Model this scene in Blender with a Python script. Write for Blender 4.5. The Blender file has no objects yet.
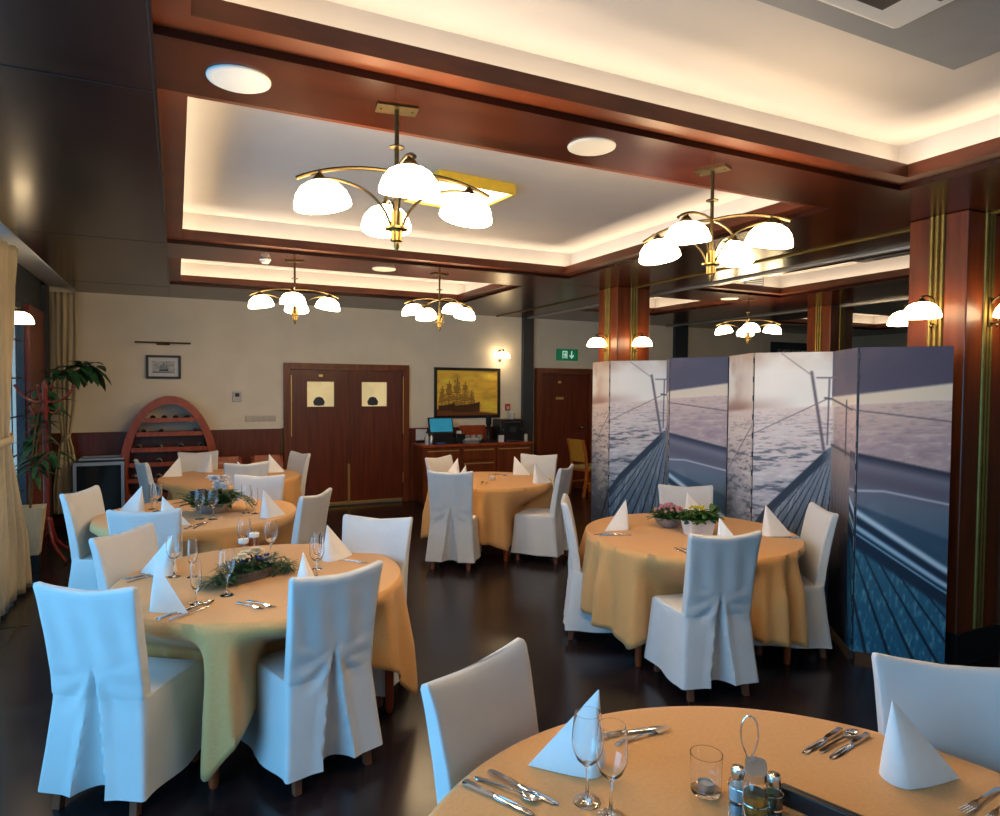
import bpy, math, random
import numpy as np
from mathutils import Vector, Matrix

random.seed(7)
PI = math.pi
SC = bpy.context.scene
COL = SC.collection

# ---------------------------------------------------------------- camera
def make_camera():
    yaw, pitch, roll = (math.radians(a) for a in (25.882, -1.912, -0.428))
    f = Vector((math.sin(yaw)*math.cos(pitch), math.cos(yaw)*math.cos(pitch), math.sin(pitch)))
    r = Vector((math.cos(yaw), -math.sin(yaw), 0))
    d = f.cross(r)
    r2 = r*math.cos(roll) + d*math.sin(roll)
    d2 = -r*math.sin(roll) + d*math.cos(roll)
    cd = bpy.data.cameras.new('camera')
    cd.sensor_fit = 'HORIZONTAL'; cd.sensor_width = 36; cd.lens = 24.0
    cd.clip_start = .02; cd.clip_end = 100
    co = bpy.data.objects.new('camera', cd); COL.objects.link(co)
    m = Matrix.Identity(4)
    for i in range(3):
        m[i][0] = r2[i]; m[i][1] = -d2[i]; m[i][2] = -f[i]
    m[2][3] = 1.8
    co.matrix_world = m
    SC.camera = co
make_camera()

# ---------------------------------------------------------------- world, exposure, daylight
SC.view_settings.view_transform = 'Standard'
SC.view_settings.look = 'None'
SC.view_settings.exposure = 0.08
SC.view_settings.gamma = 1.0
SC.view_settings.use_curve_mapping = False
W = bpy.data.worlds.new('sky'); SC.world = W; W.use_nodes = True
bgn = W.node_tree.nodes['Background']
bgn.inputs[0].default_value = (0.42, 0.68, 0.85, 1); bgn.inputs[1].default_value = 0.7

def area_light(name, loc, direction, sx, sy, power, color, spread=PI):
    ld = bpy.data.lights.new(name, 'AREA'); ld.shape = 'RECTANGLE'
    ld.size = sx; ld.size_y = sy; ld.energy = power; ld.color = color; ld.spread = spread
    o = bpy.data.objects.new(name, ld); COL.objects.link(o)
    o.location = loc
    o.rotation_euler = Vector(direction).to_track_quat('-Z', 'Y').to_euler()
    return o
DAY = (0.13, 0.54, 1.0)
# daylight through the window bays of the left wall (and the window behind the camera)
area_light('window_daylight', (-1.75, 1.3, 1.45), (1, 0, -.12), 2.4, 2.3, 98, DAY)
area_light('window_daylight', (-1.75, 4.7, 1.45), (1, 0, -.12), 3.6, 2.3, 68, DAY)
WARM = (1.0, 0.79, 0.52)

# ---------------------------------------------------------------- materials
def lin(c):
    return tuple((x/12.92 if x <= .04045 else ((x+.055)/1.055)**2.4) for x in c)
def rgb(r, g, b):
    return lin((r/255, g/255, b/255))
MATS = {}
def mat(name, color, rough=.5, metal=0., var=0., scale=8., stretch=(1, 1, 1), coat=0., spec=.5, bump=0.,
        emit=None, estr=0., trans=0., ior=1.45, sheen=0., bscale=None):
    if name in MATS: return MATS[name]
    m = bpy.data.materials.new(name); m.use_nodes = True
    nt = m.node_tree; b = nt.nodes['Principled BSDF']
    b.inputs['Base Color'].default_value = (*color, 1)
    b.inputs['Roughness'].default_value = rough
    b.inputs['Metallic'].default_value = metal
    b.inputs['Specular IOR Level'].default_value = spec
    b.inputs['Coat Weight'].default_value = coat
    b.inputs['Coat Roughness'].default_value = .12
    b.inputs['Transmission Weight'].default_value = trans
    b.inputs['IOR'].default_value = ior
    b.inputs['Sheen Weight'].default_value = sheen
    if emit:
        b.inputs['Emission Color'].default_value = (*emit, 1); b.inputs['Emission Strength'].default_value = estr
    if var or bump:
        tc = nt.nodes.new('ShaderNodeTexCoord'); mp = nt.nodes.new('ShaderNodeMapping')
        mp.inputs['Scale'].default_value = stretch
        nz = nt.nodes.new('ShaderNodeTexNoise'); nz.inputs['Scale'].default_value = scale
        nz.inputs['Detail'].default_value = 5
        nt.links.new(tc.outputs['Object'], mp.inputs[0]); nt.links.new(mp.outputs[0], nz.inputs['Vector'])
        if var:
            cr = nt.nodes.new('ShaderNodeValToRGB')
            cr.color_ramp.elements[0].position = .3; cr.color_ramp.elements[1].position = .7
            cr.color_ramp.elements[0].color = (*[c*(1-var) for c in color], 1)
            cr.color_ramp.elements[1].color = (*[min(1, c*(1+var)) for c in color], 1)
            nt.links.new(nz.outputs['Fac'], cr.inputs[0]); nt.links.new(cr.outputs[0], b.inputs['Base Color'])
        if bump:
            src = nz
            if bscale:
                src = nt.nodes.new('ShaderNodeTexNoise'); src.inputs['Scale'].default_value = bscale
                nt.links.new(mp.outputs[0], src.inputs['Vector'])
            bp = nt.nodes.new('ShaderNodeBump'); bp.inputs['Strength'].default_value = bump
            bp.inputs['Distance'].default_value = .01
            nt.links.new(src.outputs['Fac'], bp.inputs['Height']); nt.links.new(bp.outputs[0], b.inputs['Normal'])
    MATS[name] = m
    return m

def floor_mat():
    m = mat('dark_plank_floor', (.02, .014, .013), rough=.3)
    nt = m.node_tree; b = nt.nodes['Principled BSDF']
    tc = nt.nodes.new('ShaderNodeTexCoord')
    br = nt.nodes.new('ShaderNodeTexBrick')
    br.inputs['Scale'].default_value = 1.0; br.inputs['Brick Width'].default_value = 1.4
    br.inputs['Row Height'].default_value = .13; br.inputs['Mortar Size'].default_value = .002
    br.inputs['Color1'].default_value = (.011, .0075, .009, 1); br.inputs['Color2'].default_value = (.018, .012, .013, 1)
    br.inputs['Mortar'].default_value = (.008, .006, .006, 1)
    nt.links.new(tc.outputs['Object'], br.inputs['Vector'])
    mp = nt.nodes.new('ShaderNodeMapping'); mp.inputs['Scale'].default_value = (2, 40, 2)
    nz = nt.nodes.new('ShaderNodeTexNoise'); nz.inputs['Scale'].default_value = 2.2; nz.inputs['Detail'].default_value = 6
    nt.links.new(tc.outputs['Object'], mp.inputs[0]); nt.links.new(mp.outputs[0], nz.inputs['Vector'])
    mx = nt.nodes.new('ShaderNodeMixRGB'); mx.blend_type = 'MULTIPLY'; mx.inputs[0].default_value = .7
    rp = nt.nodes.new('ShaderNodeValToRGB'); rp.color_ramp.elements[0].color = (.45, .45, .45, 1); rp.color_ramp.elements[1].color = (1.5, 1.5, 1.5, 1)
    rp.color_ramp.elements[0].position = .3; rp.color_ramp.elements[1].position = .7
    nt.links.new(nz.outputs['Fac'], rp.inputs[0])
    nt.links.new(br.outputs['Color'], mx.inputs[1]); nt.links.new(rp.outputs[0], mx.inputs[2])
    nt.links.new(mx.outputs[0], b.inputs['Base Color'])
    r2 = nt.nodes.new('ShaderNodeMapRange'); r2.inputs['To Min'].default_value = .15; r2.inputs['To Max'].default_value = .30
    nt.links.new(nz.outputs['Fac'], r2.inputs['Value']); nt.links.new(r2.outputs[0], b.inputs['Roughness'])
    return m

M_FLOOR = floor_mat()
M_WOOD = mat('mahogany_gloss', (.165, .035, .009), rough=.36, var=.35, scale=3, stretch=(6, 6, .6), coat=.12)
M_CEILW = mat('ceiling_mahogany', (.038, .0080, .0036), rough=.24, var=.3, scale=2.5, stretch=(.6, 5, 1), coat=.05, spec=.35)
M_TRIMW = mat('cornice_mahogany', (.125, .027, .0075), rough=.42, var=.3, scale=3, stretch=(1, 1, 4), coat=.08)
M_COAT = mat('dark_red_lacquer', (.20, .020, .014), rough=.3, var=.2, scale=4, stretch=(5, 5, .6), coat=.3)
M_SOFFIT = mat('dark_soffit', (.014, .0055, .0055), rough=.26, var=.3, scale=2.5, stretch=(.6, 5, 1), coat=.1, spec=.4)  # left ceiling strip: darker and less red than the main ceiling wood
M_DOOR = mat('door_mahogany', (.125, .024, .010), rough=.34, var=.3, scale=3, stretch=(8, 8, .6), coat=.2)
M_REDW = mat('red_stained_wood', (.34, .062, .018), rough=.35, var=.25, scale=4, stretch=(5, 5, .6), coat=.2)
M_LEG = mat('chair_leg_wood', (.20, .060, .028), rough=.4, var=.2, scale=12)
M_BEECH = mat('orange_beech', (.50, .15, .03), rough=.4, var=.2, scale=8, stretch=(4, 4, .6))
M_PLASTER = mat('cove_plaster', (.50, .465, .445), rough=.85, var=.02, scale=4)
M_WALL = mat('beige_plaster_wall', (.82, .75, .62), rough=.9, var=.04, scale=3, bump=.05)
M_WALLG = mat('grey_green_wall', (.42, .47, .43), rough=.9, var=.04, scale=3)
M_BRASS = mat('brass', (.21, .14, .045), rough=.38, metal=1, var=.15, scale=20)
M_YBRASS = mat('yellow_brass_frame', (.72, .50, .05), rough=.4, metal=.3, var=.06, scale=20)
M_PANE = mat('window_glass', (.95, 1, 1), rough=0, trans=1, ior=1.07)
M_PBRASS = mat('polished_brass', (.62, .44, .16), rough=.35, metal=.6, var=.08, scale=20)
M_BRASSD = mat('aged_brass', (.10, .072, .032), rough=.42, metal=1, var=.2, scale=20)
M_GOLDP = mat('gilt_flutes', (.24, .165, .042), rough=.45, metal=.8, var=.12, scale=10)
M_STEEL = mat('polished_steel', (.62, .62, .63), rough=.14, metal=1, var=.05, scale=20)
M_DSTEEL = mat('dark_steel', (.05, .07, .10), rough=.4, metal=.3, var=.1, scale=5)
M_ALU = mat('aluminium_track', (.45, .45, .46), rough=.4, metal=.8, var=.05, scale=5)
M_BLACK = mat('black_plastic', (.012, .013, .016), rough=.35, var=.1, scale=20)
M_DGREY = mat('dark_grey_panel', (.030, .040, .055), rough=.5, var=.1, scale=10)
M_WHITE = mat('white_plastic', (.55, .54, .52), rough=.45, var=.02, scale=10)
M_GREYP = mat('grey_metal_panel', (.19, .20, .225), rough=.6, var=.03, scale=10)
M_COVER = mat('white_slip_cover', (.62, .62, .63), rough=.85, var=.04, scale=5, sheen=.1, bump=.35, bscale=9)
M_CLOTH = mat('golden_tablecloth', (.65, .335, .115), rough=.75, var=.05, scale=90, stretch=(1, 1, 1), sheen=.15, bump=.08, bscale=140)
M_CREAM = mat('cream_tablecloth', (.66, .50, .30), rough=.8, var=.05, scale=60, sheen=.15)
M_NAP = mat('white_napkin', (.84, .83, .82), rough=.8, var=.02, scale=30, bump=.05, bscale=60)
M_CURT = mat('cream_curtain', (.58, .49, .33), rough=.85, var=.08, scale=20, stretch=(3, 3, .3), sheen=.1)
M_GLASS = mat('clear_glass', (1, 1, 1), rough=.0, trans=1, ior=1.45, var=0)
M_SHADE = mat('opal_glass_shade', (.9, .88, .82), rough=.3, emit=(1.0, .72, .40), estr=34.0, var=.01, scale=4)
M_SHADEW = mat('opal_glass_wall_shade', (.9, .88, .82), rough=.3, emit=(1.0, .72, .40), estr=13.0, var=.01, scale=4)
M_DIFF = mat('lit_diffuser', (.9, .9, .85), rough=.4, emit=(1.0, .90, .66), estr=3.0, var=.01, scale=4)
M_LEAF = mat('leaf_green', (.022, .085, .030), rough=.45, var=.5, scale=14)
M_LEAF2 = mat('pine_green', (.030, .090, .035), rough=.5, var=.5, scale=40)
M_LEAF3 = mat('herb_green', (.055, .13, .025), rough=.5, var=.5, scale=30)
M_BARK = mat('bark', (.10, .07, .04), rough=.8, var=.3, scale=20)
M_PETAL = mat('white_petal', (.80, .72, .70), rough=.6, var=.1, scale=30)
M_CREAMP = mat('cream_rose', (.80, .66, .46), rough=.6, var=.1, scale=30)
M_BLUEP = mat('blue_berry', (.03, .05, .16), rough=.5, var=.3, scale=40)
M_PINK = mat('dusty_pink_bloom', (.50, .20, .22), rough=.6, var=.3, scale=40)
M_YELP = mat('yellow_bloom', (.55, .42, .03), rough=.6, var=.2, scale=40)
M_GREYPOT = mat('grey_ceramic', (.25, .22, .21), rough=.55, var=.15, scale=12)
M_WHITEPOT = mat('white_ceramic', (.72, .68, .64), rough=.4, var=.04, scale=12)
M_SLATE = mat('weathered_planter', (.13, .11, .10), rough=.7, var=.3, scale=15, stretch=(.6, 5, 5))
M_WAX = mat('candle_wax', (.82, .79, .74), rough=.5, var=.03, scale=10)
M_FOIL = mat('tealight_foil', (.55, .58, .62), rough=.3, metal=.9, var=.05, scale=30)
M_OIL = mat('olive_oil', (.25, .28, .05), rough=.05, trans=.9, var=.1, scale=10)
M_VINE = mat('dark_vinegar', (.02, .016, .012), rough=.08, var=.2, scale=10)
M_SALT = mat('salt', (.55, .66, .72), rough=.9, var=.05, scale=60)
M_YELF = mat('mustard_fabric', (.66, .32, .035), rough=.8, var=.1, scale=40)
M_STRIPEF = mat('pale_seat_fabric', (.50, .42, .16), rough=.8, var=.3, scale=30, stretch=(1, 8, 1))
M_RED = mat('red_enamel', (.55, .06, .03), rough=.4, var=.1, scale=20)
M_GREENSIGN = mat('green_exit_sign', (.005, .13, .05), rough=.4, emit=(.0, .25, .10), estr=.25, var=.05, scale=10)
M_SIGNW = mat('exit_sign_white', (.7, .9, .8), rough=.4, emit=(.6, .95, .8), estr=.5, var=.02, scale=10)
M_SCREEN = mat('lit_blue_display', (.02, .1, .16), rough=.2, emit=(.03, .28, .42), estr=.55, var=.2, scale=6)
M_KITCHEN = mat('lit_room_beyond', (.5, .42, .25), rough=.9, emit=(.75, .58, .28), estr=.55, var=.35, scale=3)
M_PAPER = mat('paper', (.72, .72, .75), rough=.8, var=.05, scale=20)
M_BLUEPL = mat('blue_plastic', (.04, .08, .30), rough=.4, var=.1, scale=20)
M_BOTTLE = mat('dark_wine_bottle', (.012, .02, .018), rough=.12, var=.3, scale=6, coat=.5)
M_TRACKL = mat('pale_soffit', (.60, .63, .66), rough=.8, var=.03, scale=6)

# ---------------------------------------------------------------- mesh builder
class MB:
    def __init__(s): s.v = []; s.f = []; s.mi = []; s.cur = 0
    def add(s, vs, fs):
        o = len(s.v); s.v += [tuple(v) for v in vs]
        for f in fs: s.f.append(tuple(i+o for i in f)); s.mi.append(s.cur)
    def box(s, x0, x1, y0, y1, z0, z1, rot=0, piv=None):
        vs = [(x, y, z) for z in (z0, z1) for y in (y0, y1) for x in (x0, x1)]
        if rot:
            px, py = piv if piv else ((x0+x1)/2, (y0+y1)/2); c, n = math.cos(rot), math.sin(rot)
            vs = [(px+(x-px)*c-(y-py)*n, py+(x-px)*n+(y-py)*c, z) for x, y, z in vs]
        s.add(vs, [(0, 2, 3, 1), (4, 5, 7, 6), (0, 1, 5, 4), (2, 6, 7, 3), (0, 4, 6, 2), (1, 3, 7, 5)])
        return s
    def rings(s, rings, cap=True, closed=True):
        n = len(rings[0]); o = len(s.v)
        for r in rings: s.v += [tuple(p) for p in r]
        m = n if closed else n-1
        for i in range(len(rings)-1):
            for j in range(m):
                k = (j+1) % n
                s.f.append((o+i*n+j, o+i*n+k, o+(i+1)*n+k, o+(i+1)*n+j)); s.mi.append(s.cur)
        if cap:
            s.f.append(tuple(o+j for j in range(n))[::-1]); s.mi.append(s.cur)
            e = o+(len(rings)-1)*n
            s.f.append(tuple(e+j for j in range(n))); s.mi.append(s.cur)
        return s
    def lathe(s, prof, n=24, c=(0, 0, 0), axis=None, cap=False):
        R = Matrix.Identity(3)
        if axis is not None: R = Vector((0, 0, 1)).rotation_difference(Vector(axis)).to_matrix()
        rr = []
        for r, z in prof:
            rr.append([tuple(Vector(c)+R @ Vector((r*math.cos(2*PI*j/n), r*math.sin(2*PI*j/n), z))) for j in range(n)])
        return s.rings(rr, cap)
    def cyl(s, p0, p1, r0, r1=None, n=12):
        p0, p1 = Vector(p0), Vector(p1); L = (p1-p0).length
        return s.lathe([(r0, 0), (r1 if r1 is not None else r0, L)], n, p0, (p1-p0), True)
    def tube(s, pts, r, n=8):
        pts = [Vector(p) for p in pts]; rr = []
        up = Vector((0, 0, 1)); prev = None
        for i, p in enumerate(pts):
            t = (pts[min(i+1, len(pts)-1)]-pts[max(i-1, 0)]).normalized()
            if prev is None:
                a = t.cross(up) if abs(t.dot(up)) < .95 else t.cross(Vector((1, 0, 0)))
            else: a = prev-t*prev.dot(t)
            a.normalize(); b = t.cross(a); prev = a
            ri = r[i] if isinstance(r, (list, tuple)) else r
            rr.append([tuple(p+a*ri*math.cos(2*PI*j/n)+b*ri*math.sin(2*PI*j/n)) for j in range(n)])
        return s.rings(rr, True)
    def ball(s, c, r, n=10, sz=1.):
        prof = [(max(r*math.sin(PI*i/6), 1e-4), -r*sz*math.cos(PI*i/6)) for i in range(7)]
        return s.lathe(prof, n, c)
    def poly(s, pts, y0, y1):
        """prism of an outline in XZ between y0 and y1"""
        n = len(pts)
        vs = [(x, y0, z) for x, z in pts]+[(x, y1, z) for x, z in pts]
        fs = [tuple(range(n)), tuple(range(2*n-1, n-1, -1))]+[((j+1) % n, j, n+j, n+(j+1) % n) for j in range(n)]
        s.add(vs, fs); return s
    def leaf(s, base, d, L, w, droop=.3, up=(0, 0, 1)):
        d = Vector(d).normalized(); side = d.cross(Vector(up))
        if side.length < .05: side = Vector((1, 0, 0))
        side.normalize(); nrm = side.cross(d).normalized(); b = Vector(base); vs = []
        for t, ww in ((0, .12), (.3, .8), (.6, 1.), (.85, .55), (1, .03)):
            c = b+d*L*t-nrm*0-Vector((0, 0, 1))*droop*L*t*t
            vs += [c-side*w*.5*ww+nrm*w*.12*ww, c-Vector((0, 0, .0)), c+side*w*.5*ww+nrm*w*.12*ww]
        fs = []
        for i in range(4):
            for j in range(2):
                a = i*3+j; fs.append((a, a+1, a+4, a+3))
        s.add(vs, fs); return s
    def build(s, name, m, parent=None, smooth=35, bevel=0., flip=False):
        me = bpy.data.meshes.new(name); me.from_pydata(s.v, [], s.f)
        mm = m if isinstance(m, (list, tuple)) else [m]
        for x in mm: me.materials.append(x)
        if len(mm) > 1: me.polygons.foreach_set('material_index', s.mi)
        import bmesh
        bm = bmesh.new(); bm.from_mesh(me)
        bmesh.ops.recalc_face_normals(bm, faces=bm.faces); bm.to_mesh(me); bm.free()
        if smooth:
            me.shade_smooth()
            if smooth < 170: me.set_sharp_from_angle(angle=math.radians(smooth))
        me.update()
        o = bpy.data.objects.new(name, me); COL.objects.link(o)
        if parent: o.parent = parent
        if bevel:
            bv = o.modifiers.new('bevel', 'BEVEL'); bv.width = bevel; bv.segments = 2; bv.limit_method = 'ANGLE'
        return o

def tag(o, label, cat, group=None):
    o['label'] = label; o['category'] = cat
    if group: o['group'] = group
    return o
def thing(name, label, cat, loc=(0, 0, 0), rz=0., group=None):
    o = bpy.data.objects.new(name, None); COL.objects.link(o)
    o.location = loc; o.rotation_euler = (0, 0, rz); o.empty_display_size = .1
    return tag(o, label, cat, group)
def struct(o):
    o['kind'] = 'structure'; return o
def dup(root, loc, rz, label, group=None):
    r = root.copy(); COL.objects.link(r); r.location = loc; r.rotation_euler = (0, 0, rz); r['label'] = label
    if group: r['group'] = group
    for ch in list(root.children):
        c = ch.copy(); COL.objects.link(c); c.parent = r
        for g in list(ch.children):
            d = g.copy(); COL.objects.link(d); d.parent = c
    return r
def rot_of(f):
    """rotation about z that turns local +Y to direction f"""
    return math.atan2(-f[0], f[1])

# ================================================================= SETTING
ZC, ZT = 2.945, 3.22
YB, XL, XR, YF = 9.95, -1.42, 13.5, -3.0
XCL = -1.12
RECESS = [(-.06, 3.78, -1.6, 2.50), (-.06, 3.77, 2.95, 6.12), (-.06, 3.60, 6.82, 8.65),
          (5.50, 6.92, 2.95, 6.12), (5.50, 6.92, 6.82, 8.60), (9.3, 12.3, 2.95, 6.12), (9.3, 12.3, 6.82, 8.6)]
struct(MB().box(XL-.5, XR, YF, YB+.2, -.1, 0).build('floor', M_FLOOR, smooth=0))
# ceiling plane with the recesses cut out
def ceiling():
    mb = MB()
    xs = sorted({XCL, XR} | {a for r in RECESS for a in r[:2]}); ys = sorted({YF, YB} | {a for r in RECESS for a in r[2:]})
    for i in range(len(xs)-1):
        for j in range(len(ys)-1):
            cx, cy = (xs[i]+xs[i+1])/2, (ys[j]+ys[j+1])/2
            if any(r[0] < cx < r[1] and r[2] < cy < r[3] for r in RECESS): continue
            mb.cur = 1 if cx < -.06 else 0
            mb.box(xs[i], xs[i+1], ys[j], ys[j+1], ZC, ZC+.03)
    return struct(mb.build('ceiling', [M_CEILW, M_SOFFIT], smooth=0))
ceiling()
def recess(k, x0, x1, y0, y1, power):
    L = .11
    # wooden cornice: ledge + lip
    mb = MB()
    a = (x0+L, x1-L, y0+L, y1-L)
    mb.box(x0-.06, a[0], y0-.06, y1+.06, ZC+.031, ZC+.047); mb.box(a[1], x1+.06, y0-.06, y1+.06, ZC+.031, ZC+.047)
    mb.box(a[0], a[1], y0-.06, a[2], ZC+.031, ZC+.047); mb.box(a[0], a[1], a[3], y1+.06, ZC+.031, ZC+.047)
    t = .018
    mb.box(a[0]-t, a[0], a[2]-t, a[3]+t, ZC+.047, ZC+.103); mb.box(a[1], a[1]+t, a[2]-t, a[3]+t, ZC+.047, ZC+.103)
    mb.box(a[0], a[1], a[2]-t, a[2], ZC+.047, ZC+.103); mb.box(a[0], a[1], a[3], a[3]+t, ZC+.047, ZC+.103)
    struct(mb.build('trim_%d' % k, M_TRIMW, smooth=0))
    # plaster cove: walls and raised ceiling
    mb = MB(); s = .05
    mb.box(x0-s-.02, x0-s, y0-s, y1+s, ZC+.047, ZT); mb.box(x1+s, x1+s+.02, y0-s, y1+s, ZC+.047, ZT)
    mb.box(x0-s, x1+s, y0-s-.02, y0-s, ZC+.047, ZT); mb.box(x0-s, x1+s, y1+s, y1+s+.02, ZC+.047, ZT)
    mb.box(x0-s-.02, x1+s+.02, y0-s-.02, y1+s+.02, ZT, ZT+.03)
    o = struct(mb.build('ceiling_recess', M_PLASTER, smooth=0))
    # warm light strips lying on the ledge behind the lip
    w, d = x1-x0, y1-y0; z = ZC+.06
    q = power
    area_light('cove_light', ((x0+x1)/2, y0+.03, z), (0, .02, 1), w-.1, .03, q*w, WARM)
    area_light('cove_light', ((x0+x1)/2, y1-.03, z), (0, -.02, 1), w-.1, .03, q*w, WARM)
    a1 = area_light('cove_light', (x0+.03, (y0+y1)/2, z), (.25, 0, 1), .03, d-.1, q*d, WARM)
    a2 = area_light('cove_light', (x1-.03, (y0+y1)/2, z), (-.25, 0, 1), .03, d-.1, q*d, WARM)
    for a_, sg in ((a1, 1), (a2, -1)):
        zax = -Vector((0, 0, 1)); yax = Vector((0, 1, 0)); xax = yax.cross(zax)
        mw = Matrix.Identity(4)
        for i in range(3): mw[i][0] = xax[i]; mw[i][1] = yax[i]; mw[i][2] = zax[i]; mw[i][3] = a_.location[i]
        # light shines along -Z, so flip
        mw[0][0], mw[1][0], mw[2][0] = -mw[0][0], -mw[1][0], -mw[2][0]
        mw[0][2], mw[1][2], mw[2][2] = zax
        a_.matrix_world = mw
    return o
for k, r in enumerate(RECESS): recess(k+1, *r, 2.6 if k < 3 else 2.0)

# thin brass bead and aluminium track running along the pillar row, panel joints
struct(MB().box(4.745, 4.775, YF, YB, ZC-.012, ZC-.001).build('trim_11', M_GOLDP, smooth=0))
struct(MB().box(5.28, 5.33, YF, YB, ZC-.022, ZC-.001).build('trim_12', M_ALU, smooth=0))
struct(MB().box(8.28, 8.34, YF, YB, ZC-.022, ZC-.001).build('trim_13', M_ALU, smooth=0))
mb = MB()
for y in (2.99, 6.14, 8.9): mb.box(XCL, -.07, y, y+.006, ZC-.002, ZC-.0005)
mb.box(-.075, -.068, YF, YB, ZC-.002, ZC-.0005)
mb.box(3.9, 4.7, 6.49, 6.496, ZC-.002, ZC-.0005)
struct(mb.build('trim_14', M_BLACK, smooth=0))
# curtain pocket along the window wall
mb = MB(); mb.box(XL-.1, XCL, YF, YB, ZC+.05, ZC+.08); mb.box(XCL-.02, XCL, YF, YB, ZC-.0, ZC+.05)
struct(mb.build('ceiling_curtain_pocket', M_TRACKL, smooth=0))

# walls
struct(MB().box(XL-.1, 5.21, YB, YB+.12, 0, ZT).build('wall_back', M_WALL, smooth=0))
struct(MB().box(5.21, XR, YB, YB+.12, 0, ZT).build('wall_back_right', M_WALL, smooth=0))
struct(MB().box(XR, XR+.1, YF, YB, 0, ZT).build('wall_right', M_WALLG, smooth=0))
mb = MB(); mb.box(XL, -.9, YF-.1, YF, 0, ZT); mb.box(4.1, XR, YF-.1, YF, 0, ZT); mb.box(-.9, 4.1, YF-.1, YF, 0, .5); mb.box(-.9, 4.1, YF-.1, YF, 2.5, ZT)
struct(mb.build('wall_front', M_WALL, smooth=0))
mb = MB()
mb.box(XL-.1, XL, YF, -2.2, 0, ZT); mb.box(XL-.1, XL, 2.6, 2.9, 0, ZT); mb.box(XL-.1, XL, 6.5, 7.25, 0, ZT)
mb.box(XL-.1, XL, YF, YB, 2.62, ZT); mb.box(XL-.1, XL, YF, YB, 0, .28); mb.box(XL-.1, XL, 9.4, YB, 0, ZT)
struct(mb.build('wall_left', M_DGREY, smooth=0))
struct(MB().box(XL-.1, XL+.03, 8.5, 9.4, .0, 2.62).build('trim_15', M_COAT, smooth=0, bevel=.005))
struct(MB().box(XL+.0, XL+.05, 9.4, 9.62, .0, 2.94).build('trim_16', M_DGREY, smooth=0))
def window(n, y0, y1, z0, z1, cols, rows):
    fr = MB(); t = .05
    fr.box(XL-.08, XL-.01, y0, y0+t, z0, z1); fr.box(XL-.08, XL-.01, y1-t, y1, z0, z1)
    fr.box(XL-.08, XL-.01, y0+t, y1-t, z0, z0+t); fr.box(XL-.08, XL-.01, y0+t, y1-t, z1-t, z1)
    o = struct(fr.build('window_%d' % n, M_DSTEEL, smooth=0))
    g = MB(); m = .008
    for i in range(1, cols): yy = y0+(y1-y0)*i/cols; g.box(XL-.048, XL-.036, yy-m, yy+m, z0+t, z1-t)
    for i in range(1, rows): zz = z0+(z1-z0)*i/rows; g.box(XL-.047, XL-.037, y0+t, y1-t, zz-m, zz+m)
    g.build('muntin', M_DSTEEL, o, smooth=0)
    MB().box(XL-.045, XL-.039, y0+t, y1-t, z0+t, z1-t).build('pane', M_PANE, o, smooth=0)
    return o
window(1, 7.25, 8.5, .28, 2.62, 5, 6)

# wainscot on the back wall
struct(MB().box(XL, 1.37, YB-.03, YB-.001, 0, 1.165).build('baseboard_back', M_DOOR, smooth=0, bevel=.004))
struct(MB().box(3.26, 5.2, YB-.03, YB-.001, 0, 1.13).build('baseboard_back_right', M_DOOR, smooth=0, bevel=.004))
struct(MB().box(1.34, 1.372, YB-.034, YB-.001, 0, 1.17).build('trim_17', M_BRASSD, smooth=0))
struct(MB().box(3.24, 3.27, YB-.034, YB-.001, 0, 1.13).build('trim_18', M_BRASSD, smooth=0))
# brass inlay strips in the floor
mb = MB(); mb.box(-1.3, -1.0, 5.90, 5.925, 0, .003); mb.box(-1.07, -1.045, 5.1, 5.9, 0, .003)
mb.box(-1.2, -.3, 8.80, 8.825, 0, .003); mb.box(-.55, -.53, 7.6, 8.8, 0, .003)
struct(mb.build('trim_19', M_BRASSD, smooth=0))

# dark posts by the back wall
struct(MB().box(5.22, 5.41, YB-.08, YB-.001, 0, ZC).build('trim_20', M_DGREY, smooth=0))
struct(MB().box(8.45, 8.75, YB-.08, YB-.001, 0, ZC).build('trim_21', M_DGREY, smooth=0))
# far right: shuttered window on the right wall
mb = MB()
for i in range(9): mb.box(11.2+i*.14, 11.28+i*.14, YB-.04, YB-.005, .6, 2.6)
struct(mb.build('window_2', M_ALU, smooth=0))
struct(MB().box(11.0, 12.7, YB-.004, YB-.001, .4, 2.75).build('trim_22', M_DGREY, smooth=0))

# pillars
def pillar(x, y, brass_x=True):
    sx, sy = .46, .38
    o = struct(MB().box(x, x+sx, y, y+sy, .0, ZC-.001).build('pillar', M_WOOD, smooth=0, bevel=.008))
    cx, cy = x+sx/2, y+sy/2
    f = MB()
    for k in (-1, 0, 1):
        for yy, s_ in ((y, -1), (y+sy, 1)):
            f.cyl((cx+k*.036, yy+s_*.003, .22), (cx+k*.036, yy+s_*.003, ZC-.002), .015, n=10)
        for xx, s_ in ((x, -1), (x+sx, 1)):
            f.cyl((xx+s_*.003, cy+k*.036, .22), (xx+s_*.003, cy+k*.036, ZC-.002), .015, n=10)
    f.build('brass_flutes', M_GOLDP, o)
    MB().box(x-.015, x+sx+.015, y-.015, y+sy+.015, 0, .21).build('plinth', M_BLACK, o, smooth=0)
    return o
PILL = [(4.54, 6.30), (4.54, 2.55), (8.1, 6.3), (8.1, 2.55)]
for p in PILL: pillar(*p)

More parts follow.
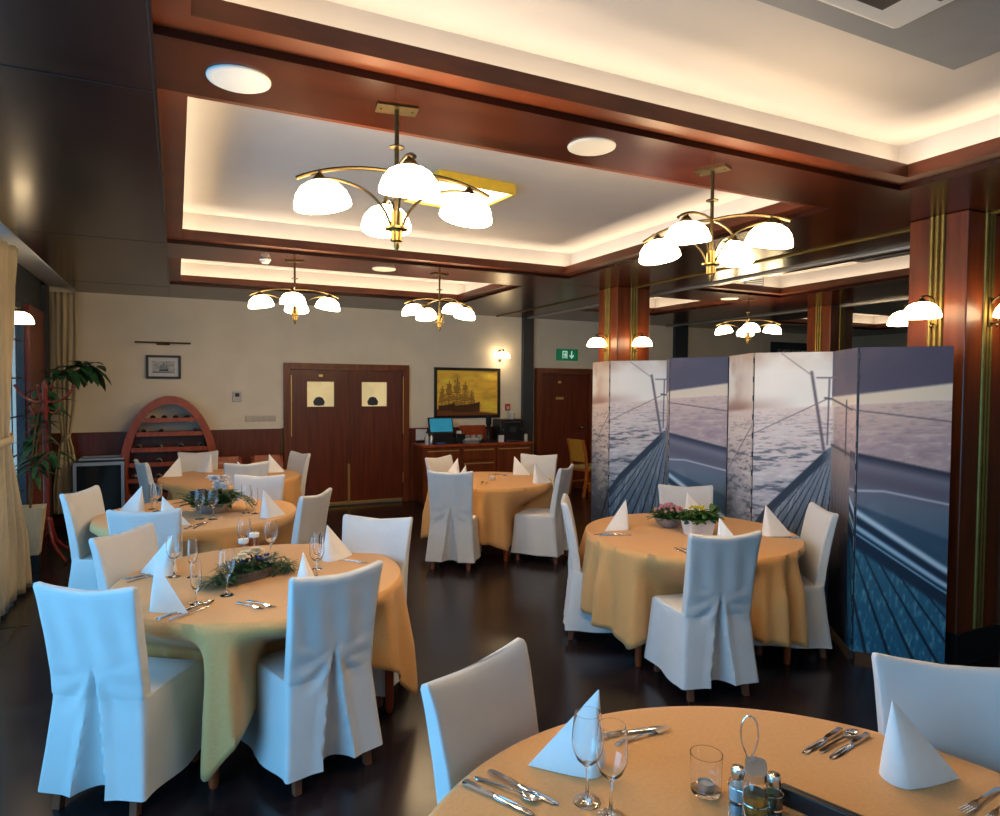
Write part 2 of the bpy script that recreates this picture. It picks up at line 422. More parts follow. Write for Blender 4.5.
# ------------------------------------------------------------- doors
def door1():
    x0, x1, z1 = 1.375, 3.235, 2.105
    fr = MB(); y0, y1 = YB-.07, YB-.002
    fr.box(x0, x0+.095, y0, y1, 0, z1); fr.box(x1-.095, x1, y0, y1, 0, z1); fr.box(x0+.095, x1-.095, y0, y1, z1-.095, z1)
    o = struct(fr.build('door_1', M_WOOD, smooth=0, bevel=.004))
    xm = (x0+x1)/2
    for a, b, gx in ((x0+.10, xm-.004, 1.70), (xm+.004, x1-.10, 2.50)):
        lf = MB(); ya, yb = YB-.045, YB-.005; g0, g1, h0, h1 = gx, gx+.39, 1.475, 1.84
        lf.box(a, g0, ya, yb, .03, z1-.1); lf.box(g1, b, ya, yb, .03, z1-.1); lf.box(g0, g1, ya, yb, .03, h0); lf.box(g0, g1, ya, yb, h1, z1-.1)
        l = lf.build('door_leaf', M_DOOR, o, smooth=0)
        MB().box(g0, g1, YB-.012, YB-.006, h0, h1).build('vision_glass', M_KITCHEN, l, smooth=0)
        k = MB(); k.lathe([(.001, -.06), (.07, -.05), (.085, 0), (.05, .06), (.001, .075)], 14, ((g0+g1)/2-.02, YB-.016, h0+.07))
        for i, v in enumerate(k.v): k.v[i] = (v[0], YB-.0125+(v[1]-YB+.016)*.01, v[2])
        k.build('pot_seen_through_glass', M_DGREY, l)
        MB().box(a, b, ya-.004, ya, .03, .058).build('brass_kick_strip', M_PBRASS, l, smooth=0)
        e = MB(); e.box(b-.012 if a < xm-.3 else a, b if a < xm-.3 else a+.012, ya-.004, ya, .03, .62)
        e.build('edge_strip', M_PBRASS, l, smooth=0)
    MB().box(xm-.44, xm-.38, YB-.05, YB-.046, 1.91, 1.945).build('door_plate', M_PBRASS, o, smooth=0)
    h = MB()
    for xx in (x0+.095, x1-.105):
        for za, zb in ((1.05, 1.93), (.3, .45)):
            h.box(xx, xx+.012, YB-.075, YB-.07, za, zb)
    h.build('hinge_strip', M_PBRASS, o, smooth=0)
door1()
def door2():
    x0, x1, z1 = 5.47, 6.62, 2.105
    fr = MB(); y0, y1 = YB-.12, YB-.002
    fr.box(x0, x0+.09, y0, y1, 0, z1); fr.box(x1-.09, x1, y0, y1, 0, z1); fr.box(x0+.09, x1-.09, y0, y1, z1-.09, z1)
    o = struct(fr.build('door_2', M_WOOD, smooth=0, bevel=.004))
    l = MB().box(x0+.095, x1-.095, YB-.05, YB-.005, .01, z1-.095).build('door_leaf', M_DOOR, o, smooth=0)
    MB().box(5.87, 6.02, YB-.056, YB-.051, 1.57, 1.615).build('name_plate', M_PBRASS, l, smooth=0)
    MB().box(5.91, 5.97, YB-.056, YB-.051, 1.85, 1.89).build('number_plate', M_PBRASS, l, smooth=0)
    h = MB(); h.cyl((6.40, YB-.05, 1.07), (6.40, YB-.1, 1.07), .012); h.cyl((6.40, YB-.1, 1.07), (6.28, YB-.1, 1.07), .010)
    h.cyl((6.40, YB-.05, 1.07), (6.40, YB-.058, 1.07), .028, n=16); h.cyl((6.40, YB-.05, .96), (6.40, YB-.062, .96), .024, n=16)
    h.build('door_handle', M_STEEL, l)
door2()

# ================================================================= LIGHT FITTINGS
SHP = [(.012, 0), (.048, -.005), (.078, -.021), (.101, -.050), (.113, -.086), (.114, -.102), (.109, -.106), (.06, -.104), (.002, -.103)]
def arc(pts, n=10):
    """quadratic/cubic bezier sampled"""
    out = []
    for i in range(n+1):
        t = i/n; q = [Vector(p) for p in pts]
        while len(q) > 1: q = [q[j].lerp(q[j+1], t) for j in range(len(q)-1)]
        out.append(q[0])
    return out
def make_chandelier():
    t = thing('chandelier', '', 'chandelier')
    m = MB(); m.box(-.085, .085, -.045, .045, -.008, 0)
    for s in (-1, 1): m.ball((s*.065, 0, -.009), .006, 8)
    m.build('ceiling_plate', M_BRASSD, t)
    m = MB(); m.cyl((0, 0, -.43), (0, 0, -.006), .0095); m.lathe([(.01, 0), (.032, .003), (.032, .008), (.01, .011)], 16, (0, 0, -.165))
    m.build('stem', M_BRASSD, t)
    m = MB(); m.lathe([(r_, z_-.03) for r_, z_ in [(.004, -.555), (.012, -.54), (.012, -.52), (.024, -.515), (.024, -.47), (.048, -.468), (.048, -.46), (.024, -.458), (.024, -.395), (.012, -.39)]], 16)
    m.build('hub', M_BRASS, t)
    for k in range(4):
        a = k*PI/2; c, s = math.cos(a), math.sin(a)
        def P(r, z, off=0.): return (r*c-off*s, r*s+off*c, z-.03)
        m = MB(); m.tube(arc([P(0, -.232), P(.16, -.215), P(.30, -.245), P(.40, -.295)]), .0085)
        m.tube(arc([P(.018, -.48), P(.04, -.36), P(.13, -.275), P(.31, -.285)], 12), .006)
        ar = m.build('arm', M_BRASSD, t)
        m = MB(); m.cyl(P(.31, -.258), P(.31, -.285), .010); m.lathe([(.012, -.270), (.03, -.292), (.03, -.300), (.01, -.302)], 14, P(.31, 0))
        m.build('shade_cap', M_BRASSD, ar)
        m = MB(); ax = Vector((c*.16, s*.16, 1)); m.lathe(SHP, 28, P(.312, -.298), ax)
        m.build('shade', M_SHADE, t)
    return t
CH = [((.83, 2.71, ZC-.001), -8, 'brass chandelier hanging nearest, on the left end of the wide front beam'),
      ((2.55, 2.71, ZC-.001), -66, 'brass four-shade chandelier hanging at the right end of the front beam'),
      ((1.0, 6.47, ZC-.001), -12, 'far chandelier hanging before the back wall left of the double doors'),
      ((2.45, 6.5, ZC-.001), 7, 'far chandelier hanging before the back wall above the double doors and picture'),
      ((6.74, 6.47, ZC-.001), -40, 'small distant chandelier seen above the printed screens, between the pillars')]
ch0 = None
for loc, a, lab in CH:
    if ch0 is None:
        ch0 = make_chandelier(); ch0.location = loc; ch0.rotation_euler[2] = math.radians(a); ch0['label'] = lab; ch0['group'] = 'four-shade brass chandeliers'
    else: dup(ch0, loc, math.radians(a), lab)
def make_sconce():
    t = thing('wall_lamp', '', 'wall lamp')
    m = MB(); m.box(-.022, .022, 0, .010, -.10, .085); m.build('back_plate', M_BRASS, t, bevel=.003)
    m = MB(); m.tube(arc([(0, .008, .05), (0, .03, .10), (0, .10, .115), (0, .145, .085)]), .007); m.cyl((0, .145, .1), (0, .145, .06), .01)
    m.lathe([(.01, .082), (.028, .062), (.028, .056), (.01, .054)], 14, (0, .145, 0))
    m.build('arm', M_BRASSD, t)
    m = MB(); m.tube(arc([(0, .008, -.08), (0, .05, -.09), (0, .055, -.06), (0, .04, -.05)]), .006); m.ball((0, .04, -.095), .012, 8)
    m.build('scroll', M_BRASSD, t)
    m = MB(); m.lathe(SHP, 26, (0, .145, .058)); m.build('shade', M_SHADEW, t)
    return t
ZS = 2.31
SCN = [((4.535, 2.74, ZS), (-1, 0), 'wall lamp on the right pillar above the printed screen'),
       ((4.77, 2.532, ZS), (0, -1), 'wall lamp cut by the right edge of the photo, on the right pillar'),
       ((4.77, 2.95, ZS), (0, 1), 'wall lamp peeking out behind the foremost lamp on the right pillar'),
       ((4.535, 6.49, ZS), (-1, 0), 'wall lamp on the left face of the middle pillar beside the exit sign'),
       ((4.77, 6.282, ZS), (0, -1), 'wall lamp on the front face of the middle pillar above the screen'),
       ((4.81, YB-.003, 2.30), (0, -1), 'small wall lamp on the beige wall beside the golden ship painting'),
       ((XL+.02, 7.22, 2.37), (1, .0), 'wall lamp by the far left window next to the cream curtain')]
sc0 = None
for loc, f, lab in SCN:
    rz = rot_of(f)
    if sc0 is None:
        sc0 = make_sconce(); sc0.location = loc; sc0.rotation_euler[2] = rz; sc0['label'] = lab; sc0['group'] = 'white dome wall lamps'
    else: dup(sc0, loc, rz, lab)
# square brass ceiling light in the middle recess
t = thing('square_ceiling_light', 'square brass-rimmed ceiling light glowing in the middle ceiling recess', 'ceiling light', (1.83, 4.49, ZT-.001), math.radians(6))
m = MB(); h = .30
for s in (-1, 1): m.box(-h, h, s*h-.012 if s > 0 else -h, h if s > 0 else -h+.012, -.075, 0); m.box(s*h-.012 if s > 0 else -h, h if s > 0 else -h+.012, -h+.012, h-.012, -.075, 0)
m.build('frame', M_YBRASS, t, smooth=0)
MB().box(-h+.013, h-.013, -h+.013, h-.013, -.06, -.03).build('diffuser', M_DIFF, t, smooth=0)

def speaker(x, y, lab):
    t = thing('ceiling_speaker', lab, 'ceiling speaker', (x, y, ZC-.001), 0, 'round ceiling speakers')
    m = MB(); m.lathe([(.088, -.008), (.105, -.010), (.113, -.006), (.115, 0), (.08, 0)], 40); m.build('rim', M_WHITE, t)
    m = MB(); m.lathe([(.001, -.009), (.05, -.009), (.089, -.007), (.089, -.001)], 40); m.build('grille', M_GREYP if False else M_WHITE, t)
speaker(.22, 2.72, 'round white ceiling speaker on the front beam, at the upper left')
speaker(1.79, 2.71, 'round white ceiling speaker on the front beam, right of the nearest chandelier')
speaker(1.85, 6.46, 'round white ceiling speaker on the far beam between the two far chandeliers')
speaker(6.4, 6.46, 'small distant round ceiling speaker seen right of the middle pillar')
t = thing('smoke_detector', 'small white smoke detector on the far ceiling beam, left of far chandelier', 'smoke detector', (.74, 6.47, ZC-.001))
m = MB(); m.lathe([(.05, 0), (.052, -.014), (.046, -.018)], 24, cap=True); m.build('base', M_WHITE, t)
m = MB(); m.lathe([(.040, -.018), (.040, -.030), (.026, -.042), (.004, -.043)], 24, cap=True); m.build('sensor', M_WHITE, t)

def aircon(x0, x1, y0, y1, lab, cx=None, u=.42, dz=.06):
    t = thing('air_conditioner', lab, 'air conditioner', ((x0+x1)/2, (y0+y1)/2, ZT-.001))
    a, b = (x1-x0)/2, (y1-y0)/2
    m = MB(); m.box(-a, a, -b, b, -.03, 0); m.build('surround_panel', M_GREYP, t, smooth=0, bevel=.003)
    if cx is None: cx = (x0+x1)/2
    o = cx-(x0+x1)/2
    m = MB(); m.box(o-u, o+u, -b*.80, b*.80, -.03-dz, -.03); c = m.build('cassette', M_WHITE, t, smooth=0, bevel=.02)
    m = MB()
    for s in (-1, 1):
        m.box(o+s*u*.80-.035, o+s*u*.80+.035, -b*.55, b*.55, -.034-dz, -.0305-dz)
        m.box(o-u*.6, o+u*.6, s*b*.66-.035, s*b*.66+.035, -.034-dz, -.0305-dz)
    m.build('air_slot', M_BLACK, c, smooth=0)
    m = MB()
    for i in range(7): m.box(o-u*.42, o+u*.42, -b*.5+i*b/7, -b*.5+i*b/7+.02, -.036-dz, -.031-dz)
    m.build('intake_grille', M_WHITE, c, smooth=0)
aircon(1.0, 3.06, .2, 1.80, 'ceiling air conditioner in grey panel at the upper right corner', 1.96, .46)
aircon(1.15, 2.35, 7.05, 7.75, 'ceiling air conditioner in the far recess behind the far chandeliers', 1.45, .2, .02)
aircon(5.7, 6.6, 3.3, 4.9, 'grey ceiling air conditioner beyond the pillars, above the printed screen')
t = thing('air_vent', 'small pale vent on the cove wall of the recess beyond the pillars', 'vent', (6.5, 6.16, 3.12))
MB().box(-.16, .16, -.01, 0, -.07, .07).build('frame', M_GREYP, t, smooth=0)
m = MB()
for i in range(5): m.box(-.14, .14, -.014, -.010, -.055+i*.025, -.045+i*.025)
m.build('slats', M_WHITE, t, smooth=0)

# ================================================================= TABLES
TABLES = dict(T1=(.42, 3.80, .735), T2=(.16, 5.91, .75), T3=(.55, 8.10, .74), T4=(3.315, 3.685, .745), T5=(3.14, 6.71, .68), T6=(1.148, .864, .876))
# chairs: (table, top-mid x, y, facing x, y)
CHAIRS = [('T1', -.35, 3.15, .55, .83, 'white covered chair at the front left, back to the viewer, nearest the left edge'),
          ('T1', .65, 2.96, -.29, .956, 'white covered chair in front of the pine centrepiece table, back turned, with slit'),
          ('T1', 1.14, 4.09, -.588, -.809, 'white covered chair facing the viewer behind the right side of the pine centrepiece table'),
          ('T1', -.29, 4.27, .8, -.6, 'beige-lit covered chair at the left of the pine centrepiece table'),
          ('T2', -.2, 4.90, .26, .966, 'covered chair in front of the orchid table, wide back towards the viewer'),
          ('T2', -.69, 6.02, .906, -.42, 'covered chair at the left of the orchid table, near the coat stand'),
          ('T2', .97, 5.17, -.777, .63, 'covered chair at the right of the orchid table, turned towards it'),
          ('T2', .68, 6.40, -.39, -.92, 'covered chair facing the viewer behind the orchid table'),
          ('T3', -.36, 7.98, .9, .25, 'covered chair at the left of the far table, by the wine rack'),
          ('T3', .23, 8.88, .05, -1, 'covered chair facing the viewer in front of the wine rack'),
          ('T3', 1.36, 8.32, -.9, -.3, 'covered chair at the right of the far table, before the double doors'),
          ('T3', .66, 7.45, -.09, 1, 'covered chair with its back turned at the front of the far left table'),
          ('T4', 2.80, 2.81, .22, .97, 'light blue-lit covered chair in front of the potted-plant table, back turned'),
          ('T4', 2.55, 4.18, .85, -.525, 'covered chair seen edge-on at the left of the potted-plant table'),
          ('T4', 3.86, 4.36, -.5, -.866, 'covered chair facing the viewer behind the potted plants, before the screen'),
          ('T4', 4.02, 3.13, -.85, .53, 'covered chair at the right of the potted-plant table, beside the screen'),
          ('T5', 2.36, 5.96, .545, .84, 'covered chair with slit back at the front left of the middle back table'),
          ('T5', 3.62, 5.85, -.67, .74, 'covered chair at the right of the middle back table, seen from its side'),
          ('T5', 2.72, 7.26, .5, -.87, 'covered chair at the rear left of the table before the sideboard'),
          ('T5', 3.96, 7.06, -.64, -.77, 'covered chair facing the viewer at the rear right of the table before the sideboard'),
          ('T6', .80, 1.82, .44, -.9, 'covered chair at the left of the nearest table, its back cover creased'),
          ('T6', 2.125, 1.20, -.64, -.77, 'covered chair at the right edge of the photo behind the nearest table')]
TOPY = .285        # top edge of the back lies this far behind the chair's centre
TOPZ = .975

def lerp_tab(tab, z):
    for i in range(len(tab)-1):
        a, b = tab[i], tab[i+1]
        if z <= b[0]:
            t = (z-a[0])/(b[0]-a[0]); t = max(0, t)
            return [a[k]+(b[k]-a[k])*t for k in range(1, len(a))]
    return list(tab[-1][1:])
def make_chair(seed):
    rnd = random.Random(seed)
    t = thing('covered_chair', '', 'chair')
    nb, ns, nf = 44, 10, 18
    skirt = [(.085, .250, .250, -.262, .255), (.25, .233, .232, -.238, .24), (.42, .217, .218, -.218, .228), (.465, .213, .214, -.214, .222)]
    slab = [(.48, .212, .205, -.213, -.150), (.60, .212, .206, -.224, -.165), (.75, .214, .210, -.246, -.192), (.90, .222, .219, -.274, -.226), (.97, .228, .226, -.290, -.252)]
    p1, p2, p3 = rnd.uniform(0, 6), rnd.uniform(0, 6), rnd.uniform(0, 6)
    ZP = .60
    def ring(z, hb, hf, yb, yf, slabby):
        pts = []
        for i in range(nb):
            s = -1+2*i/(nb-1); x = hb*math.copysign(abs(s)**1.25, s); y = yb
            y -= .016*(1-(x/hb)**2)*(1 if z > .45 else z/.45)
            if z < ZP:
                w = .006+.070*(ZP-z)/.5; d = (.016+.070*(ZP-z)/.5)*min(1, (ZP-z)/.05+.1)
                ax = abs(x)
                if ax < w: y += d*(1-(ax/w)**2.2)
                elif ax < w+.05: y -= .012*(1-(ax-w)/.05)*min(1, (ZP-z)/.1)
                # pulled diagonal creases above the slit
            rr_ = math.hypot(x, z-.585); an = math.atan2(z-.585, abs(x)); g = math.exp(-((rr_-.11)/.085)**2)
            y += .006*g*math.sin(10*an+p1+(1.3 if x > 0 else 0))*(1 if z > .3 else 0)*max(0, 1-max(0, an-.1)/.7)
            y += .004*math.sin(5*x/hb*2+p2+6*z)*math.exp(-((z-.75)/.15)**2)
            pts.append([x, y, z])
        for i in range(1, ns+1):
            tt = i/(ns+1); x = hb+(hf-hb)*tt; y = yb+(yf-yb)*tt
            if not slabby: x += .012*math.sin(9*tt+p2)*max(0, (.46-z)/.38)
            pts.append([x, y, z])
        for i in range(nf):
            s = 1-2*i/(nf-1); x = hf*s; y = yf
            if not slabby: y += .008*math.sin(7*s+p3)*max(0, (.46-z)/.38)
            else: y -= .014*(1-s*s)
            pts.append([x, y, z])
        for i in range(1, ns+1):
            tt = 1-i/(ns+1); x = -(hb+(hf-hb)*tt); y = yb+(yf-yb)*tt
            if not slabby: x -= .012*math.sin(9*tt+p3)*max(0, (.46-z)/.38)
            pts.append([x, y, z])
        n = len(pts)
        for k in (0, nb-1, nb+ns, nb+ns+nf-1):      # ease the corners
            pr, nx = pts[k-1], pts[(k+1) % n]
            pts[k] = [pts[k][0]*.6+(pr[0]+nx[0])*.2, pts[k][1]*.6+(pr[1]+nx[1])*.2, pts[k][2]]
        if z > .6:
            q = ((z-.6)/.37)**2
            for p in pts: p[2] += q*.026*((p[0]/.225)**2-.7)
        return pts
    rr = []
    for i in range(15):
        z = .085+(.465-.085)*i/14; rr.append(ring(z, *lerp_tab(skirt, z), False))
    q = lerp_tab(skirt, .465); rr.append(ring(.478, q[0], q[1]-.012, q[2], q[3]-.014, False))
    rr.append(ring(.483, .2125, .200, -.213, .1, False))
    for i in range(20):
        z = .486+(.955-.486)*i/19; rr.append(ring(z, *lerp_tab(slab, z), True))
    q = lerp_tab(slab, .97); rr.append(ring(.968, q[0]-.004, q[1]-.004, q[2]+.006, q[3]-.005, True))
    rr.append(ring(.9735, q[0]-.014, q[1]-.014, q[2]+.014, q[3]-.012, True))
    m = MB(); m.rings(rr, True)
    m.f.pop(-2); m.mi.pop(-2)            # open underneath
    m.build('slip_cover', M_COVER, t, smooth=70)
    for x, y0, y1 in ((-.178, -.225, -.165), (.178, -.225, -.165), (-.18, .19, .15), (.18, .19, .15)):
        m = MB(); w0, w1 = .017, .021
        m.rings([[(x+a*w0, y0+b*w0, 0) for a, b in ((-1, -1), (1, -1), (1, 1), (-1, 1))], [(x*.9+a*w1, y1+b*w1, .44) for a, b in ((-1, -1), (1, -1), (1, 1), (-1, 1))]])
        m.build('leg', M_LEG, t, smooth=0, bevel=.003)
    return t
protos = [None]*4
CPOS = {k: [] for k in TABLES}
for i, (tb, x, y, fx, fy, lab) in enumerate(CHAIRS):
    L = math.hypot(fx, fy); fx /= L; fy /= L
    loc = (x+fx*TOPY, y+fy*TOPY, 0); rz = rot_of((fx, fy)); k = i % 4
    CPOS[tb].append((loc[0], loc[1], fx, fy))
    if protos[k] is None:
        o = make_chair(11+k); o.location = loc; o.rotation_euler[2] = rz; o['label'] = lab; o['group'] = 'white slip-covered dining chairs'; protos[k] = o
    else: dup(protos[k], loc, rz, lab)

def table(key, lab_t, lab_c, corner_deg, round_mix, a, cloth=M_CLOTH, legdeg=None, seed=1, fine=0., nopush=()):
    cx, cy, r = TABLES[key]; rnd = random.Random(seed)
    t = thing('round_table', lab_t, 'table', (cx, cy, 0), 0, 'round banquet tables')
    m = MB(); m.lathe([(.001, .705), (r-.02, .705), (r-.006, .712), (r-.006, .738), (r-.012, .744), (.001, .744)], 64); m.build('tabletop', M_REDW, t)
    m = MB(); q = r*.62; ld = math.radians(legdeg if legdeg is not None else corner_deg)
    for k in range(4):
        a0, a1 = ld+k*PI/2, ld+(k+1)*PI/2; rl = r*.93
        p, s = (rl*math.cos(a0), rl*math.sin(a0)), (rl*math.cos(a1), rl*math.sin(a1))
        m.box(p[0], p[0]+math.dist(p, s), p[1]-.011, p[1]+.011, .62, .704, math.atan2(s[1]-p[1], s[0]-p[0]), p)
    m.build('apron', M_REDW, t, smooth=0)
    for k in range(4):
        a0 = ld+k*PI/2; x, y = r*.93*math.cos(a0), r*.93*math.sin(a0)
        m = MB(); m.lathe([(.018, 0), (.022, .02), (.026, .3), (.030, .62), (.030, .704)], 16, (x, y, 0), cap=True); m.build('leg', M_REDW, t)
    # tablecloth: draped square (or round) sheet, pushed in by the chairs
    NA, ND = 240, 16; top = .752
    cd = math.radians(corner_deg); phs = [rnd.uniform(0, 2*PI) for _ in range(6)]
    V = []; F = []
    RB = [0.0, .35, .7, .92, .985]
    V.append((0, 0, top)); F_ = []
    for rb in RB[1:]:
        for j in range(NA):
            p = 2*PI*j/NA; V.append((rb*r*math.cos(p), rb*r*math.sin(p), top if rb < .95 else top-.0008))
    nin = len(RB)-1
    for j in range(NA):
        F.append((0, 1+j, 1+(j+1) % NA))
    rows = []
    # fold spacing
    for i in range(ND+1):
        u = i/ND
        for j in range(NA):
            p = 2*PI*j/NA
            b = p-cd-PI/4; b = (b+PI/4) % (PI/2)-PI/4
            sq = a/math.cos(b)-r
            rd = round_mix[1]
            L = sq*(1-round_mix[0])+rd*round_mix[0]
            L = min(L, .66)
            s = u*L
            fold = math.sin(7*p+phs[0]+1.6*math.sin(2*p+phs[1])) * .55+math.sin(13*p+phs[2]+math.sin(3*p+phs[3])) * .32+math.sin(23*p+phs[4]) * .16
            fold = fold*(1-fine)+fine*(.75*math.sin(21*p+phs[5]+1.1*math.sin(2*p+phs[1]))+.45*math.sin(34*p+phs[2]+math.sin(3*p)))
            amp = (.058-.008*fine)*min(1, (s/(.45-.2*fine)))**1.1
            R = r+.006*min(1, s/.03)+amp*fold+.05*min(1, s/.6)
            z = top-.004-s*.985
            if s < .02: z = top-.0008-s*.6
            # chairs push the cloth inwards below seat-back level
            for ci, (hx, hy, fx, fy) in enumerate(CPOS[key]):
                if ci in nopush: continue
                dx, dy = R*math.cos(p)+cx-hx, R*math.sin(p)+cy-hy
                la = dx*fy-dy*fx; fo = dx*fx+dy*fy       # lateral, forward in chair frame
                if abs(la) < .40 and fo < .36 and fo > -.6:
                    wgt = 1 if abs(la) < .27 else 1-(abs(la)-.27)/.13
                    dep = max(0, min(1, (s-.05)/.2))
                    need = (.285-fo)+.01*fold
                    if need > 0:
                        # move towards table centre along the radius
                        ca = -(math.cos(p)*fx+math.sin(p)*fy)
                        if ca > .35: R -= need/ca*wgt*dep
            R = max(R, .30)
            V.append((R*math.cos(p), R*math.sin(p), z))
    for i in range(nin+ND):
        for j in range(NA):
            k = (j+1) % NA; o0 = 1+i*NA; F.append((o0+j, o0+k, o0+NA+k, o0+NA+j))
    m = MB(); m.add(V, F)
    o = m.build('tablecloth', cloth, None, smooth=80)
    o.location = (cx, cy, 0)
    sd = o.modifiers.new('thickness', 'SOLIDIFY'); sd.thickness = .003; sd.offset = 1
    tag(o, lab_c, 'tablecloth', 'tablecloths on the round tables')
    return t
table('T1', 'round wooden table under the cloth with the pine centrepiece, front left', 'golden tablecloth with pine centrepiece and candles, front left table', -114.6, (.08, .5), 1.03, legdeg=-114.6, seed=2, fine=.25)
table('T2', 'round table under the cloth that carries the orchid bouquet', 'golden tablecloth under the orchid bouquet on the second table at left', -150, (.5, .48), 1.0, seed=4)
table('T3', 'round table under the cloth at far left, before the wine rack', 'golden tablecloth on the far left table before the wine rack', -120, (.6, .45), 1.0, seed=5)
table('T4', 'round table under the cloth carrying two potted plants, by the screens', 'golden tablecloth with two potted plants, in front of the printed screens', 201.7, (.75, .60), 1.0, legdeg=201.7, seed=9, fine=.9, nopush=(1,))
table('T5', 'round table under the cloth at middle back, before the sideboard', 'golden tablecloth on the middle back table before the sideboard', -100, (.75, .60), 1.0, seed=14, fine=.6, nopush=(0,))
table('T6', 'round table under the cloth nearest the viewer, with cruet stand', 'golden tablecloth on the nearest table at the bottom right, with cruet stand', 30, (.5, .5), 1.1, seed=21)
# pale cloth hanging at the left edge of the orchid table
TZ = .7555

# ================================================================= TABLEWARE
def make_napkin(h=.215):
    """standing folded napkin: leaning half-cone, apex above its round end, pointed tip along +X"""
    m = MB(); n = 26; rings = []
    base = []
    for j in range(n):
        a = PI/2+PI*j/(n-1)           # round end on the -X side
        base.append((.045*math.cos(a), .052*math.sin(a)))
    tip = [(.05, -.042), (.11, -.022), (.165, .0)]
    base += tip
    back = [(.11, .020), (.05, .040)]
    base += back
    ap = (-.028, -.006)
    for k in range(9):
        t = k/8; s = 1-t*.985
        rings.append([(ap[0]+(x-ap[0])*s, ap[1]+(y-ap[1])*s*(1+.10*math.sin(PI*t)), h*t) for x, y in base])
    m.rings(rings, True)
    return m
def napkin_obj():
    o = make_napkin().build('folded_napkin', M_NAP, None, smooth=50)
    return o
NAPS = [('T1', -.03, 4.03, -.22, 4.16, 'white standing napkin at the left of the pine centrepiece table'),
        ('T1', -.09, 3.45, .02, 3.33, 'white standing napkin before the front left chair, beside dark cutlery'),
        ('T1', .79, 3.97, 1.0, 4.06, 'white standing napkin at the rear right of the pine centrepiece table'),
        ('T1', .55, 3.36, .68, 3.55, 'white standing napkin peeking over the slit-backed chair, pine centrepiece table'),
        ('T2', .60, 5.46, .80, 5.54, 'white standing napkin at the right of the orchid table'),
        ('T2', -.26, 6.07, -.44, 6.16, 'tall white napkin at the rear left of the orchid table'),
        ('T2', -.10, 5.46, .03, 5.42, 'white napkin tip just behind the wide chair back, orchid table'),
        ('T3', .03, 8.33, -.16, 8.27, 'white napkin at the left of the far table by the wine rack'),
        ('T3', .36, 8.55, .20, 8.64, 'white napkin before the chair facing us at the wine rack table'),
        ('T3', .58, 7.62, .7, 7.6, 'small white napkin tip behind a chair at the far left table'),
        ('T3', .98, 8.28, 1.14, 8.2, 'white napkin at the right of the far left table, near the double doors'),
        ('T4', 2.97, 3.98, 2.74, 3.975, 'white standing napkin at the left of the potted-plant table'),
        ('T4', 3.74, 3.40, 3.89, 3.32, 'white standing napkin at the right of the potted-plant table'),
        ('T4', 3.10, 3.18, 3.14, 3.10, 'pleated white napkin behind the slit-backed chair at the potted-plant table'),
        ('T4', 3.62, 4.07, 3.70, 4.02, 'white napkin half hidden behind the potted plants'),
        ('T5', 2.88, 7.02, 2.74, 7.0, 'white napkin at the rear left of the table before the sideboard'),
        ('T5', 2.70, 6.36, 2.60, 6.34, 'white napkin peeking behind the slit-backed chair of the middle back table'),
        ('T5', 3.46, 6.27, 3.62, 6.24, 'white standing napkin at the right of the middle back table'),
        ('T5', 3.58, 6.98, 3.70, 6.88, 'white napkin before the chair facing us at the middle back table'),
        ('T6', 1.03, 1.49, .85, 1.59, 'large white napkin behind the wine glasses on the nearest table'),
        ('T6', 1.71, 1.12, 1.90, 1.03, 'large white cone napkin at the right of the nearest table')]
nap0 = None
for tb, ax, ay, tx, ty, lab in NAPS:
    rz = math.atan2(ty-ay, tx-ax)
    if nap0 is None: nap0 = napkin_obj(); o = nap0
    else: o = nap0.copy(); COL.objects.link(o)
    o.location = (ax+.028*math.cos(rz), ay+.028*math.sin(rz), TZ+.001); o.rotation_euler = (0, 0, rz)
    tag(o, lab, 'napkin', 'standing folded napkins')

def loft(m, secs, x=None):
    rr = [[(xx, -w, z0), (xx, w, z0), (xx, w*.8, z1), (xx, -w*.8, z1)] for xx, w, z0, z1 in secs]
    m.rings(rr, True)
def knife_obj():
    o = thing('table_knife', '', 'knife')
    m = MB(); loft(m, [(-.11, .006, .002, .008), (-.10, .0085, .001, .011), (-.03, .008, .002, .010), (-.012, .0055, .003, .009)]); m.build('handle', M_STEEL, o, smooth=50)
    m = MB(); loft(m, [(-.012, .005, .003, .008), (.0, .009, .004, .006), (.06, .0105, .003, .005), (.10, .009, .002, .0035), (.115, .002, .002, .003)]); m.build('blade', M_STEEL, o, smooth=50)
    return o
def spoon_obj():
    o = thing('table_spoon', '', 'spoon')
    m = MB(); loft(m, [(-.10, .004, .001, .004), (-.09, .0085, .001, .004), (-.05, .005, .004, .008), (.02, .003, .007, .011), (.045, .004, .006, .009)]); m.build('handle', M_STEEL, o, smooth=50)
    m = MB()
    rr = []
    for i in range(8):
        t = i/7; x = .04+.06*t; w = max(.001, .019*math.sin(PI*min(1, t*.93+.06))**.7)
        rr.append([(x, w*math.cos(PI*j/8+PI), .010+.009*math.sin(PI*j/8+PI)*w/.019) for j in range(9)])
    m.rings(rr, False, closed=False); b = m.build('bowl', M_STEEL, o, smooth=80)
    s = b.modifiers.new('t', 'SOLIDIFY'); s.thickness = .0012
    return o
def fork_obj():
    o = thing('table_fork', '', 'fork')
    m = MB(); loft(m, [(-.10, .004, .001, .004), (-.09, .0085, .001, .004), (-.05, .005, .004, .008), (.02, .003, .008, .011), (.035, .009, .006, .009), (.055, .0115, .003, .006)]); m.build('handle', M_STEEL, o, smooth=50)
    m = MB()
    for k in range(4):
        y = -.009+k*.006; m.rings([[(.054, y-.002, .003), (.054, y+.002, .003), (.054, y+.002, .006), (.054, y-.002, .006)], [(.105, y-.001, .008), (.105, y+.001, .008), (.105, y+.001, .0095), (.105, y-.001, .0095)]])
    m.build('tines', M_STEEL, o, smooth=0)
    return o
CUT0 = {}
